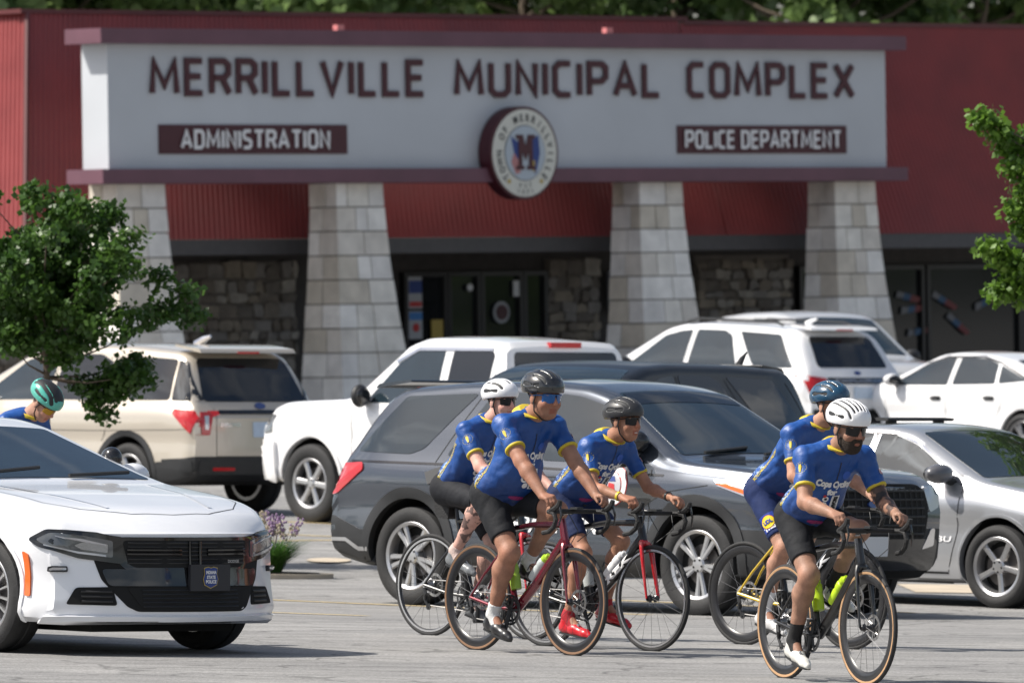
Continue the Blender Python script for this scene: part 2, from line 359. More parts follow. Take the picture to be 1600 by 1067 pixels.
# stone pillars carrying the sign, block by block
def pillar(x0, x1, label, seed):
    rg = random.Random(seed); root = bplace(empty('stone_pillar', label=label, cat='pillar', group='stone pillars under the sign'))
    zt = 4.12; fl = lambda z: (max(0, zt - z) / 2.5) ** 1.5
    cx, cy, hw, hd = (x0 + x1) / 2, .33, (x1 - x0) / 2, .30
    core = MB(); v = []; zs = [0.02 + (zt - .02) * i / 10 for i in range(11)]
    for z in zs:
        e = fl(z) * .17 - .025; e2 = fl(z) * .25 - .025; v += [(cx - hw - e, cy - hd - e2, z), (cx + hw + e, cy - hd - e2, z), (cx + hw + e, cy + hd - .025, z), (cx - hw - e, cy + hd - .025, z)]
    core.add(v, [(4 * i + j, 4 * i + (j + 1) % 4, 4 * i + 4 + (j + 1) % 4, 4 * i + 4 + j) for i in range(10) for j in range(4)] + [(3, 2, 1, 0), (40, 41, 42, 43)])
    core.build('mortar_core', mortar, root)
    z = zt - .005; row = 0; g = .010
    while z > .05:
        h = min(.37, z - .03); z0 = z - h; cut = (rg.uniform(.30, .42), rg.uniform(.62, .75)) if row % 2 else (rg.uniform(.48, .62),)
        if rg.random() < .3: cut = (rg.uniform(.22, .3), rg.uniform(.55, .68))
        xs = [0, *cut, 1]; ys = [0, rg.uniform(.35, .65), 1]
        def P(fx, fy, zz, sx, sy):
            e = fl(zz); return (cx + (2 * fx - 1) * (hw + .17 * e) + sx * g, cy - hd - .25 * e + fy * (2 * hd + .25 * e) + sy * g, zz)
        for i in range(len(xs) - 1):
            for j in range(2):
                lo, hi = z0 + g, z - g
                q = [(xs[i], ys[j], 1, 1), (xs[i + 1], ys[j], -1, 1), (xs[i + 1], ys[j + 1], -1, -1), (xs[i], ys[j + 1], 1, -1)]
                pr = rg.uniform(0, .012)
                v = [Vector(P(a, b_, zz, c if 0 < a < 1 else c * -pr / g, d if 0 < b_ < 1 else d * -pr / g)) for zz in (lo, hi) for a, b_, c, d in q]
                MB().add(v, [(3, 2, 1, 0), (4, 5, 6, 7), (0, 1, 5, 4), (1, 2, 6, 5), (2, 3, 7, 6), (3, 0, 4, 7)]).build('block', rg.choice(stonec), root, smooth=None)
        z = z0; row += 1
pillar(.175, 1.11, 'flared pale stone block pillar partly behind the small green tree', 21)
pillar(4.59, 5.54, 'flared pale stone block pillar left of the entrance doors', 22)
pillar(10.98, 11.9, 'flared pale stone block pillar right of the entrance doors', 23)
pillar(15.3, 16.2, 'flared pale stone block pillar under the right end of the sign', 24)

# the sign
sign = bplace(empty('entrance_sign', label='long grey-white sign with maroon lettering reading MERRILLVILLE MUNICIPAL COMPLEX', cat='sign'))
MB().box((8.225, .295, 5.265), (16.45, .59, 1.87)).build('sign_panel', signw, sign)
MB().box((8.225, .215, 6.315), (17.03, .83, .225)).build('top_band', plum, sign)
MB().box((8.225, .215, 4.222), (17.03, .83, .215)).build('bottom_band', plum, sign)
for px_ in (4.59, 10.98, 15.3): MB().box((px_ - 1.25, 1.36, 6.30), (2.3, 1.4, .08)).build('sun_blocker', soff, sign)  # unseen slabs behind the sign, added to keep sun streaks off the pillars
for lx in (4.55, 10.2): MB().box((lx, -.12, 6.47), (.14, .1, .09)).build('lamp_box', mat('pink_lens', (.6, .2, .2), .4), sign)
FM = Matrix(((1, 0, 0, 0), (0, 0, -1, 0), (0, 1, 0, 0), (0, 0, 0, 1)))
CAP = .0
def glyph(ch):
    g, f = text_geo(ch, 1., .022, .0); return g, f
capv, _ = text_geo('H', 1., .022); CAPH = capv[:, 1].max() - capv[:, 1].min()
GLYPH = {'M': (.82, [[(0, 0), (.06, 1), (.41, .22), (.76, 1), (.82, 0)]]), 'E': (.5, [[(.5, 1), (0, 1), (0, 0), (.5, 0)], [(0, .52), (.44, .52)]]), 'R': (.56, [[(0, 0), (0, 1), (.42, 1), (.56, .88), (.56, .62), (.42, .48), (0, .48)], [(.34, .48), (.58, 0)]]),
 'I': (0., [[(0, 0), (0, 1)]]), 'L': (.48, [[(0, 1), (0, 0), (.48, 0)]]), 'V': (.64, [[(0, 1), (.32, 0), (.64, 1)]]), 'U': (.58, [[(0, 1), (0, .14), (.14, 0), (.44, 0), (.58, .14), (.58, 1)]]), 'N': (.58, [[(0, 0), (0, 1), (.58, 0), (.58, 1)]]),
 'C': (.5, [[(.5, 1), (.14, 1), (0, .86), (0, .14), (.14, 0), (.5, 0)]]), 'P': (.56, [[(0, 0), (0, 1), (.42, 1), (.56, .88), (.56, .58), (.42, .44), (0, .44)]]), 'A': (.66, [[(0, 0), (.33, 1), (.66, 0)], [(.12, .3), (.54, .3)]]), 'O': (.58, [[(.29, 0), (.14, 0), (0, .14), (0, .86), (.14, 1), (.44, 1), (.58, .86), (.58, .14), (.44, 0), (.29, 0)]]),
 'X': (.62, [[(0, 0), (.62, 1)], [(0, 1), (.62, 0)]]), 'D': (.56, [[(.2, 0), (0, 0), (0, 1), (.4, 1), (.56, .84), (.56, .16), (.4, 0), (.2, 0)]]), 'S': (.5, [[(.5, 1), (.12, 1), (0, .88), (0, .64), (.12, .53), (.38, .47), (.5, .36), (.5, .12), (.38, 0), (0, 0)]]), 'T': (.6, [[(0, 1), (.6, 1)], [(.3, 1), (.3, 0)]])}
def stroke(P, t):
    L, Rr = [], []; n = len(P)
    for i in range(n):
        p = Vector(P[i]); a = (p - Vector(P[i - 1])).normalized() if i else None; b_ = (Vector(P[i + 1]) - p).normalized() if i < n - 1 else None
        if a is None: q = Vector((-b_.y, b_.x)) * t / 2
        elif b_ is None: q = Vector((-a.y, a.x)) * t / 2
        else:
            na, nb = Vector((-a.y, a.x)), Vector((-b_.y, b_.x)); m_ = (na + nb).normalized(); q = m_ * min(t / 2 / max(.2, m_.dot(na)), t * .72)
        L.append(p + q); Rr.append(p - q)
    return L, Rr
def word(s, x0, x1, z0, h, y, m, parent, tw=.165, name='letter', gap=.17, depth=.03):
    ws = [(.3 if ch == ' ' else GLYPH[ch][0] + tw) for ch in s]; tot = sum(ws) + gap * (len(s) - 1); kx = (x1 - x0) / tot; x = x0; hh = h * (1 - tw)
    for ch, w_ in zip(s, ws):
        if ch != ' ':
            B = MB(); wg = GLYPH[ch][0]
            for k, P in enumerate(GLYPH[ch][1]):
                L, Q = stroke([(a * kx, b_ * hh) for a, b_ in P], tw * min(h, kx * 1.12)); n = len(L); d = depth + .004 * k
                v = [(x + (tw / 2) * kx + p.x, y - dd, z0 + tw * h / 2 + p.y) for dd in (0, d) for p in L + Q]; f = []
                for i in range(n - 1):
                    f += [(2 * n + i, 2 * n + i + 1, 3 * n + i + 1, 3 * n + i)[::-1], (i, i + 1, 2 * n + i + 1, 2 * n + i), (n + i, 3 * n + i, 3 * n + i + 1, n + i + 1)]
                f += [(0, 2 * n, 3 * n, n), (n - 1, 2 * n - 1, 4 * n - 1, 3 * n - 1)]
                e = tw * h / 2 if ch not in 'CO' else 0
                B.add(v, f)
                for q in (P[0], P[-1]):
                    pass
            B.build(name, m, parent, smooth=None)
        x += (w_ + gap) * kx
word('MERRILLVILLE', .807, 6.40, 5.42, .58, -.018, maroon, sign); word('MUNICIPAL', 7.013, 11.42, 5.42, .58, -.018, maroon, sign); word('COMPLEX', 12.0, 15.72, 5.42, .58, -.018, maroon, sign)
for t_, a, b_, c, d in (('ADMINISTRATION', .985, 4.78, 1.39, 4.40), ('POLICE DEPARTMENT', 11.78, 15.53, 11.92, 15.38)):
    pl = MB().box(((a + b_) / 2, -.012, 4.775), (b_ - a, .03, .44)).build('name_plate', maroon, sign)
    word(t_, c, d, 4.625, .30, -.04, whitep, pl, .17, gap=.14, depth=.02)
# round town seal
def sealdisc(parent, cx, cz, y, r, name):
    root = MB().prism([(cx + r * math.cos(2 * math.pi * i / 48), cz + r * math.sin(2 * math.pi * i / 48)) for i in range(48)], -y - .26, -y, FM).build(name, maroon, parent)
    return root
SX, SZ, SR = 8.21, 4.56, .72
sl = sealdisc(sign, SX, SZ, -.30, SR, 'town_seal'); ivory = mat('ivory_print', (.62, .62, .56), .5, var=.04); palebl = mat('pale_blue_print', (.42, .48, .54), .5)
disc('seal_face', SX, SZ, -.298, SR * .94, ivory, sl, .015, 48); disc('seal_line', SX, SZ, -.315, SR * .60, frame_m, sl, .004, 40); disc('seal_centre', SX, SZ, -.321, SR * .585, palebl, sl, .004, 40)
def arc_text(s, r, a0, a1, h, parent, m, flip=False, cx=SX, cz=SZ, y=-.322):
    B = MB()
    for i, ch in enumerate(s):
        if ch == ' ': continue
        a = R(a0 + (a1 - a0) * i / max(1, len(s) - 1)); g, f = text_geo(ch, h / CAPH, .03 * h); w_ = g[:, 0].max()
        t = (a - math.pi / 2) if not flip else (a + math.pi / 2)
        v = []
        for q in g:
            u, w2 = (q[0] - w_ / 2) * .8, (q[1] - h / 2)
            v.append((cx + r * math.cos(a) + u * math.cos(t) - w2 * math.sin(t), y, cz + r * math.sin(a) + u * math.sin(t) + w2 * math.cos(t)))
        B.add(v, f)
    return B.build('lettering', m, parent, smooth=None, kind='stuff')
ink = mat('black_ink', (.02, .02, .025), .5)
arc_text('TOWN OF MERRILLVILLE', SR * .76, 222, -42, .115, sl, ink); arc_text('EST', SR * .70, 258, 282, .06, sl, ink, True); arc_text('1971', SR * .84, 256, 284, .07, sl, ink, True)
for a in (232, 308): disc('seal_dot', SX + SR * .77 * math.cos(R(a)), SZ + SR * .77 * math.sin(R(a)), -.318, .035, yelp, sl, .006, 10)
for pts, mm, dy in (([(-.30, .26), (-.14, .16), (-.10, -.05), (-.16, -.1), (-.24, .0)], navy, 0), ([(-.24, 0), (-.16, -.1), (-.10, -.3), (-.2, -.33), (-.3, -.14)], mat('pale_red_print', (.45, .2, .2), .5), .001), ([(.14, .2), (.28, .28), (.31, .0), (.22, -.33), (.12, -.22)], navy, 0), ([(.10, -.1), (.2, -.12), (.2, -.3), (.12, -.25)], yelp, .003)):
    MB().prism([(SX + a, SZ + b_) for a, b_ in pts], .3255 + dy, .3285 + dy, FM).build('seal_flag', mm, sl)
mo = [(-.2, .28), (-.05, .28), (0, .1), (.05, .28), (.2, .28), (.2, .22), (.15, .22), (.15, -.2), (.2, -.2), (.2, -.26), (.03, -.26), (.03, -.2), (.07, -.2), (.07, .02), (.0, -.12), (-.07, .02), (-.07, -.2), (-.03, -.2), (-.03, -.26), (-.2, -.26), (-.2, -.2), (-.15, -.2), (-.15, .22), (-.2, .22)]
MB().prism([(SX + a, SZ + b_) for a, b_ in mo], .331, .338, FM).build('seal_monogram', maroon, sl)

# ------------------------------------------------------------------ trees
bark = mat('bark', (.13, .10, .075), .9, var=.3, scale=12, bump=.6, bscale=30)
def leaves(n, centers, rad, size, rg, flat=.75):
    c = centers[rg.integers(0, len(centers), n)]; d = rg.normal(size=(n, 3)); d /= np.linalg.norm(d, axis=1)[:, None]
    p = c + d * (rg.random((n, 1)) ** .45) * rad[None, :] * rg.uniform(.6, 1.1, (n, 1))
    t = rg.normal(size=(n, 3)); t /= np.linalg.norm(t, axis=1)[:, None]; nn = d * .6 + rg.normal(size=(n, 3)) * .6 + np.array([0, 0, .5]); b_ = np.cross(nn, t); b_ /= np.linalg.norm(b_, axis=1)[:, None]
    s = size * rg.uniform(.6, 1.3, (n, 1)); w_ = s * .42; up = np.cross(t, b_) * s * .12
    v = np.stack([p - t * s * .5, p + b_ * w_ - up * .3, p + t * s * .5, p - b_ * w_ - up * .3], 1).reshape(-1, 3)
    i = np.arange(n) * 4; f = np.concatenate([np.stack([i, i + 1, i + 2], 1), np.stack([i, i + 2, i + 3], 1)])
    return v, f
def tree(name, x, y, h, crown, r, nleaf, lsize, lm, label, group=None, trunk_r=.06, nclump=60, clump=.22, seed=1, squash=.8, z0=None, fork=.35, extra=None):
    rg = np.random.default_rng(seed); zz = gz(x, y) if z0 is None else z0
    root = empty(name, (x, y, zz), 0, label, 'tree', group)
    cc = np.array([0, 0, crown]); d = rg.normal(size=(nclump, 3)); d /= np.linalg.norm(d, axis=1)[:, None]
    ctr = cc + d * (rg.random((nclump, 1)) ** .4) * np.array([r, r, r * squash]) * rg.uniform(.75, 1.12, (nclump, 1))
    if extra is not None: ctr = np.concatenate([ctr, np.array(extra)])
    t = MB(); top = crown + r * squash * .5; n = 7; ax = [Vector((math.sin(i * 1.3 + seed) * trunk_r * .5 * (i > 0), math.cos(i * 1.7 + seed) * trunk_r * .5 * (i > 0), -.05 + (top + .05) * i / n)) for i in range(n + 1)]
    t.tube(ax, [trunk_r * (1 - .8 * (i / n)) for i in range(n + 1)], 8)
    t.build('trunk', bark, root)
    br = MB()
    for k in range(0, len(ctr), max(1, len(ctr) // 45)):
        e = Vector(ctr[k]); hz = max(crown - r * squash * .9, min(top * .95, e.z - .45 * math.hypot(e.x, e.y))); b0 = Vector((0, 0, hz)); m1 = b0.lerp(e, .5) + Vector((0, 0, -.05 * r))
        br.tube([b0, m1, e], [trunk_r * .26, trunk_r * .15, trunk_r * .05], 5)
    br.build('branches', bark, root)
    v, f = leaves(nleaf, ctr, np.array([clump, clump, clump * .75]), lsize, rg)
    me = npmesh('crown', v, f, lm, False); obj('crown', me, root, kind='stuff'); return root
lm_near = leaf_mat('leaf_deep_green', (.032, .085, .014), (.09, .175, .032), 3., .42)
lm_right = leaf_mat('leaf_fresh_green', (.08, .17, .02), (.16, .28, .04), 3., .45)
lmb = [leaf_mat('leaf_far_%d' % i, a, b_, .5, .3) for i, (a, b_) in enumerate([((.08, .14, .04), (.17, .25, .08)), ((.10, .17, .05), (.20, .28, .09)), ((.055, .105, .035), (.12, .18, .06))])]
ex = [(.75 + .12 * math.sin(i * 2.1), .2 * math.cos(i), 1.75 - .04 * i) for i in range(6)] + [(.55, .1, 1.6), (.45, 0, 1.45), (.5, .1, 1.32), (.7, 0, 1.62), (.35, .1, 1.55), (.62, .0, 1.5), (1.1, .2, 2.2), (1.25, .1, 2.35), (1.3, 0, 2.15)]
tree('small_tree', -4.13, 87.5, 3.4, 2.45, 1.05, 26000, .062, lm_near, 'small round-crowned green tree in front of the beige SUV', None, .05, 150, .19, 3, .86, extra=ex)
tree('leafy_tree', 5.44, 85.5, 4.2, 3.35, 1.15, 12000, .066, lm_right, 'bright green leafy branches reaching in at the right edge', None, .07, 80, .19, 9, 1.0, extra=[(-1.34, 0, 4.05), (-1.22, 0, 3.92), (-1.12, .1, 3.78), (-1.05, 0, 3.6), (-.98, 0, 3.42), (-.9, 0, 3.25), (-1.0, .1, 3.1), (-1.28, 0, 2.92), (-1.18, 0, 2.84), (-1.1, 0, 2.72), (-1.0, 0, 2.62), (-1.22, 0, 2.55), (-.95, 0, 2.5), (-.85, 0, 2.85), (-.85, 0, 3.6), (-.95, .1, 3.85), (-1.12, 0, 2.62)] * 2)
rg = random.Random(5); far_l = ['behind the left end of the red roof', 'above the first half of the word MERRILLVILLE', 'above the end of the word MERRILLVILLE', 'above the start of the word MUNICIPAL', 'above the end of the word MUNICIPAL', 'above the start of the word COMPLEX', 'above the end of the word COMPLEX', 'above the right part of the red roof', 'beyond the far right end of the roof']
for i in range(9):
    x = -11.5 + i * 2.95; tree('background_tree', x, 186 + (i * 37 % 11), 13, 8.6 + (i % 3) * .4, 3.0, 8500, .32, lmb[i % 3], 'blurred green tree crown ' + far_l[i], 'trees behind the building', .22, 60, .8, 40 + i, 1.15, z0=.3)

# woods along both sides of the lot, out of the picture but seen in the glass and paint
def woods(name, x, y0, y1, label, seed):
    rg = np.random.default_rng(seed); n = 90; ctr = np.stack([x + rg.normal(size=n) * 3, rg.uniform(y0, y1, n), rg.uniform(2, 9, n)], 1)
    v, f = leaves(7000, ctr, np.array([4., 4., 3.5]), 1.3, rg); o = obj(name, npmesh(name, v, f, lmb[2], False), kind='stuff', label=label)
woods('woods', -105, -30, 190, 'dark green woods beyond the lot', 71); woods('woods', 112, -40, 190, 'dark green woods far across the lot', 72)
# ------------------------------------------------------------------ vehicles
rubber = mat('tyre_rubber', (.018, .018, .019), .75, var=.2, scale=20, bump=.2, bscale=90)
blackp = mat('black_plastic', (.018, .019, .021), .55, var=.15, bump=.1, bscale=200)
glossb = mat('gloss_black', (.008, .008, .009), .12, coat=.6)
chrome = mat('chrome', (.75, .75, .76), .12, 1.)
alloy = mat('wheel_alloy', (.52, .52, .53), .32, .85, var=.08)
under = mat('underbody', (.008, .008, .008), .9)
tint = mat('tinted_glass', (.008, .010, .013), .03, spec=.6, ior=1.6)
clearg = mat('sky_lit_glass', (.014, .024, .032), .03, spec=.5, ior=1.72, var=.35, scale=1.2)
redl = mat('red_lens', (.45, .012, .015), .12, coat=.8)
amber = mat('amber_lens', (.75, .13, .01), .2, coat=.5)
lampg = mat('lamp_glass', (.10, .105, .11), .05, coat=1., spec=.7)
lampw = mat('lamp_bright', (.5, .5, .52), .15, .5, coat=1.)
seam_m = mat('panel_gap', (.015, .015, .015), .8)
platew = mat('plate_pale', (.45, .55, .68), .5, var=.1, scale=40)
def paint(n, c, metal=0., rough=.28): return mat('paint_' + n, c, rough, metal, coat=1., var=.03, scale=1.2, bump=.012, bscale=2.5)

def lerp_prof(P, x): return np.interp(x, [p[0] for p in P], [p[1] for p in P])
def smooth1(x, y, s):
    """smooth a sampled profile over a distance s"""
    if s <= 0: return y
    out = np.zeros_like(y)
    for i, q in enumerate(x):
        w = np.clip(1 - np.abs(x - q) / s, 0, None) * np.gradient(x); out[i] = (w * y).sum() / w.sum()
    return out
def outward(me):
    bm = bmesh.new(); bm.from_mesh(me); bmesh.ops.remove_doubles(bm, verts=bm.verts[:], dist=1e-5); bmesh.ops.recalc_face_normals(bm, faces=bm.faces[:]); bm.to_mesh(me); bm.free()
class Car:
    def __init__(c, name, label, cat, p, body_m, place, group='parked vehicles', lower=None):
        c.p = p; c.root = empty(name, label=label, cat=cat, group=group); stand(c.root, place[0], place[1], R(place[2]))
        xr, xf = p['ends']; core = np.arange(xr + .12, xf - .11, .055)
        xs = np.concatenate([xr + np.array([0, .012, .03, .055, .085]), core, xf - np.array([.085, .055, .03, .012, 0])])
        T = smooth1(xs, lerp_prof(p['top'], xs), p.get('sm', .10)); Bt = smooth1(xs, np.minimum(lerp_prof(p['belt'], xs), T - .035), .12); Bt = np.minimum(Bt, T - .02)
        W = smooth1(xs, lerp_prof(p['plan'], xs), .08); Z0 = lerp_prof(p['bot'], xs); tum = p.get('tum', .42)
        side = p.get('side', [(0, .09), (.05, .03), (.16, .004), (.34, .0), (.52, .012), (.64, .018), (.72, .0), (.86, .006), (.95, .022), (1., .05)])
        rings = []
        for i, x in enumerate(xs):
            w_, b_, t_, z0 = W[i], Bt[i], T[i], Z0[i]; h = t_ - b_; pts = []
            for f_, ins in side: pts.append((w_ - ins * min(1, (b_ - z0) / .5), z0 + f_ * (b_ - z0)))
            wb = w_ - .05 * min(1, (b_ - z0) / .5); r = min(p.get('rr', .13), .62 * h); wt = wb - tum * (h - r) * min(1., h / .25) - .02 * min(1, h / .1)
            for k in (.33, .67): pts.append((wb + (wt - wb) * k + .012 * math.sin(k * math.pi) * min(1, h / .3), b_ + (h - r) * k))
            cw = r * 1.25
            for a in (0, 22, 45, 68, 90): pts.append((wt - cw * (1 - math.cos(R(a))), t_ - r + r * (.80 * math.sin(R(a)) )))
            e = wt - cw
            for k in (.75, .5, .25): pts.append((e * k, t_ - .2 * r * (k ** 2)))
            rings.append([(x, max(y, .005), z) for y, z in pts])
        n = len(rings[0]); v = []; idx = {}
        for i, rg_ in enumerate(rings):
            for j, q in enumerate(rg_): idx[i, j, 1] = len(v); v.append(q)
            for j, q in enumerate(rg_): idx[i, j, -1] = len(v); v.append((q[0], -q[1], q[2]))
        f = []; mi = []
        for i in range(len(rings) - 1):
            for j in range(n - 1):
                lo = 1 if lower and lower(xs[i], j) else 0
                f.append((idx[i, j, 1], idx[i + 1, j, 1], idx[i + 1, j + 1, 1], idx[i, j + 1, 1])); mi.append(lo)
                f.append((idx[i, j, -1], idx[i, j + 1, -1], idx[i + 1, j + 1, -1], idx[i + 1, j, -1])); mi.append(lo)
            f.append((idx[i, n - 1, 1], idx[i + 1, n - 1, 1], idx[i + 1, n - 1, -1], idx[i, n - 1, -1])); mi.append(0)
            f.append((idx[i, 0, -1], idx[i + 1, 0, -1], idx[i + 1, 0, 1], idx[i, 0, 1])); mi.append(2)
        K = 8
        for i, sg in ((0, 1), (len(rings) - 1, -1)):          # rounded end faces, row by row
            rows = []
            for j in range(n):
                x, y, z = rings[i][j]; row = [idx[i, j, 1]]
                for k in range(1, K): row.append(len(v)); v.append((x, y * (1 - 2 * k / K), z))
                row.append(idx[i, j, -1]); rows.append(row)
            for j in range(n - 1):
                lo = 1 if lower and lower(xs[i], j) else 0
                for k in range(K):
                    q = (rows[j][k], rows[j + 1][k], rows[j + 1][k + 1], rows[j][k + 1]); f.append(q if sg > 0 else q[::-1]); mi.append(lo)
        # bow and lean of the two ends
        bowf, bowr = p.get('bowf', .16), p.get('bowr', .10); nose = p.get('nose', [(0, 0), (3, 0)]); tail = p.get('tail', [(0, 0), (3, 0)])
        vv = []
        for x, y, z in v:
            a = max(0, min(1, (x - (xf - .75)) / .75)); b_ = max(0, min(1, ((xr + .6) - x) / .6)); a *= a; b_ *= b_
            x += a * (-bowf * (y / .9) ** 2 + lerp_prof(nose, z)) + b_ * (bowr * (y / .9) ** 2 + lerp_prof(tail, z)); vv.append((x, y, z))
        c.bvh = BVHTree.FromPolygons([Vector(q) for q in vv], f)
        me = mesh('body', vv, f, mats=[body_m, p.get('lower_m', blackp), under], mi=mi)
        outward(me); c.body = obj('body', me, c.root); c.body_m = body_m
        # wheel openings
        ra = p['ra']; cut = MB()
        for ax in p['axles']:
            for s in (1, -1): cut.prism([(ax + ra * math.cos(2 * math.pi * i / 40), p['wr'] + .02 + ra * math.sin(2 * math.pi * i / 40)) for i in range(40)], s * .58, s * 1.3, Matrix(((1, 0, 0, 0), (0, 0, 1, 0), (0, 1, 0, 0), (0, 0, 0, 1))))
        co = cut.build('cut', under, smooth=None); outward(co.data); md = c.body.modifiers.new('b', 'BOOLEAN'); md.object = co; md.operation = 'DIFFERENCE'; md.solver = 'EXACT'
        dg = bpy.context.evaluated_depsgraph_get(); c.body.parent = None; dg.update()
        nm = bpy.data.meshes.new_from_object(c.body.evaluated_get(dg)); c.body.modifiers.clear(); c.body.data = nm; c.body.parent = c.root; bpy.data.objects.remove(co)
        for q in nm.polygons:
            ce = q.center
            for ax in p['axles']:
                dd = math.hypot(ce.x - ax, ce.z - p['wr'] - .02)
                if dd < ra - .004 or (abs(dd - ra) < .006 and abs(q.normal.y) < .3): q.material_index = 2
        nm.shade_smooth(); nm.set_sharp_from_angle(angle=R(32))
    def hit(c, u, v, ax):
        if ax in 'lr': o, d = Vector((u, 3 if ax == 'l' else -3, v)), Vector((0, -1 if ax == 'l' else 1, 0))
        elif ax == 'f': o, d = Vector((5, u, v)), Vector((-1, 0, 0))
        elif ax == 'b': o, d = Vector((-5, u, v)), Vector((1, 0, 0))
        else: o, d = Vector((u, v, 4)), Vector((0, 0, -1))
        h = c.bvh.ray_cast(o, d)
        if h[0] is None:
            h = c.bvh.find_nearest(o + d * (2.0 if ax in 'lr' else 2.6 if ax in 'fb' else 2.5))
        nrm = h[1]
        if nrm.dot(d) > 0: nrm = -nrm
        return h[0], nrm
    def patch(c, name, out, ax, m, off=.004, parent=None, step=.09, skirt=.02, label=None):
        bm = bmesh.new(); vs = [bm.verts.new((a, b_, 0)) for a, b_ in out]; bm.faces.new(vs); bmesh.ops.triangulate(bm, faces=bm.faces[:], ngon_method='EAR_CLIP')
        lo = [min(q[i] for q in out) for i in (0, 1)]; hi = [max(q[i] for q in out) for i in (0, 1)]
        for i in (0, 1):
            n = int((hi[i] - lo[i]) / step)
            for k in range(1, n + 1):
                co = [0, 0, 0]; no = [0, 0, 0]; co[i] = lo[i] + (hi[i] - lo[i]) * k / (n + 1); no[i] = 1
                bmesh.ops.bisect_plane(bm, geom=bm.verts[:] + bm.edges[:] + bm.faces[:], plane_co=co, plane_no=no)
        bnd = [e for e in bm.edges if e.is_boundary]
        base = {}
        for q in bm.verts:
            h, nr = c.hit(q.co.x, q.co.y, ax); base[q] = (h, nr)
        if skirt > 0:
            r = bmesh.ops.extrude_edge_only(bm, edges=bnd); nv = [g for g in r['geom'] if isinstance(g, bmesh.types.BMVert)]
            key = {(round(q.co.x, 6), round(q.co.y, 6)): base[q] for q in base}
            for q in nv: h, nr = key[(round(q.co.x, 6), round(q.co.y, 6))]; base[q] = (h - nr * (skirt + off), nr)
        for q, (h, nr) in base.items(): q.co = h + nr * off
        bm.normal_update(); bmesh.ops.recalc_face_normals(bm, faces=bm.faces[:])
        me = bpy.data.meshes.new(name); bm.to_mesh(me); bm.free(); me.materials.append(m); me.shade_smooth(); me.set_sharp_from_angle(angle=R(40))
        # keep the outward side outward
        o = obj(name, me, parent or c.root)
        if label: o['label'] = label
        return o
    def seam(c, pts, ax, w=.007, m=None, name='panel_gap', off=.0025, parent=None, d=.05):
        """thin line laid on the body along a path"""
        P = []
        for a, b_ in zip(pts[:-1], pts[1:]):
            n = max(1, int(math.dist(a, b_) / d))
            for k in range(n): P.append((a[0] + (b_[0] - a[0]) * k / n, a[1] + (b_[1] - a[1]) * k / n))
        P.append(pts[-1]); v = []; f = []
        for i, q in enumerate(P):
            t = Vector(P[min(i + 1, len(P) - 1)]) - Vector(P[max(i - 1, 0)]); t = Vector((-t.y, t.x)).normalized() * w / 2
            for s in (1, -1):
                h, nr = c.hit(q[0] + s * t.x, q[1] + s * t.y, ax); v.append(h + nr * off)
        f = [(2 * i, 2 * i + 1, 2 * i + 3, 2 * i + 2) for i in range(len(P) - 1)]
        return obj(name, mesh(name, v, f, m or seam_m), parent or c.root)
    def ring(c, ax_, r0, r1, side, m, name='arch_cladding', a0=-25, a1=205, off=.012):
        wz = c.p['wr'] + .02; n = 30; v = []; f = []
        for k in range(n + 1):
            a = R(a0 + (a1 - a0) * k / n)
            for r, o in ((r0, -.05), (r0, off * .7), ((r0 + r1) / 2, off), (r1, off * .8), (r1, -.01)):
                h, nr = c.hit(ax_ + r * math.cos(a), wz + r * math.sin(a), side); v.append(h + nr * o)
        for k in range(n):
            for j in range(4): f.append((5 * k + j, 5 * k + j + 1, 5 * k + 6 + j, 5 * k + 5 + j))
        return obj(name, mesh(name, v, f, m, smooth=40), c.root)
    def wheels(c, style, rim_r, m=alloy, tw=.245):
        wr = c.p['wr']; t = c.p['track'] / 2
        tyre = MB(); h = tw / 2; tyre.lathe([(rim_r, -h * .8), (rim_r + .02, -h * .95), (rim_r + (wr - rim_r) * .5, -h), (wr - .035, -h * .97), (wr - .01, -h * .85), (wr, -h * .6), (wr, -h * .18), (wr - .008, -h * .14), (wr - .008, h * .14), (wr, h * .18), (wr, h * .6), (wr - .01, h * .85), (wr - .035, h * .97), (rim_r + (wr - rim_r) * .5, h), (rim_r + .02, h * .95), (rim_r, h * .8)], 48)
        tme = mesh('tyre', tyre.v, tyre.f, rubber, smooth=40)
        rim = MB(); o = -h * .82                      # outer face towards -y
        rim.lathe([(rim_r + .012, o), (rim_r, o - .006), (rim_r - .022, o + .004), (rim_r - .03, o + .05), (rim_r - .035, h * .8), (rim_r + .005, h * .8), (rim_r + .005, o + .02)], 48)
        rim.cur = 1; rim.lathe([(rim_r - .03, o + .09), (.02, o + .085), (.02, o + .11), (rim_r - .03, o + .11)], 32); rim.cur = 0
        hub = .062
        rim.lathe([(hub, o + .02), (hub * .8, o + .006), (.001, o + .004), (.001, o + .09), (hub, o + .09)], 20)
        n, wd, dbl = style
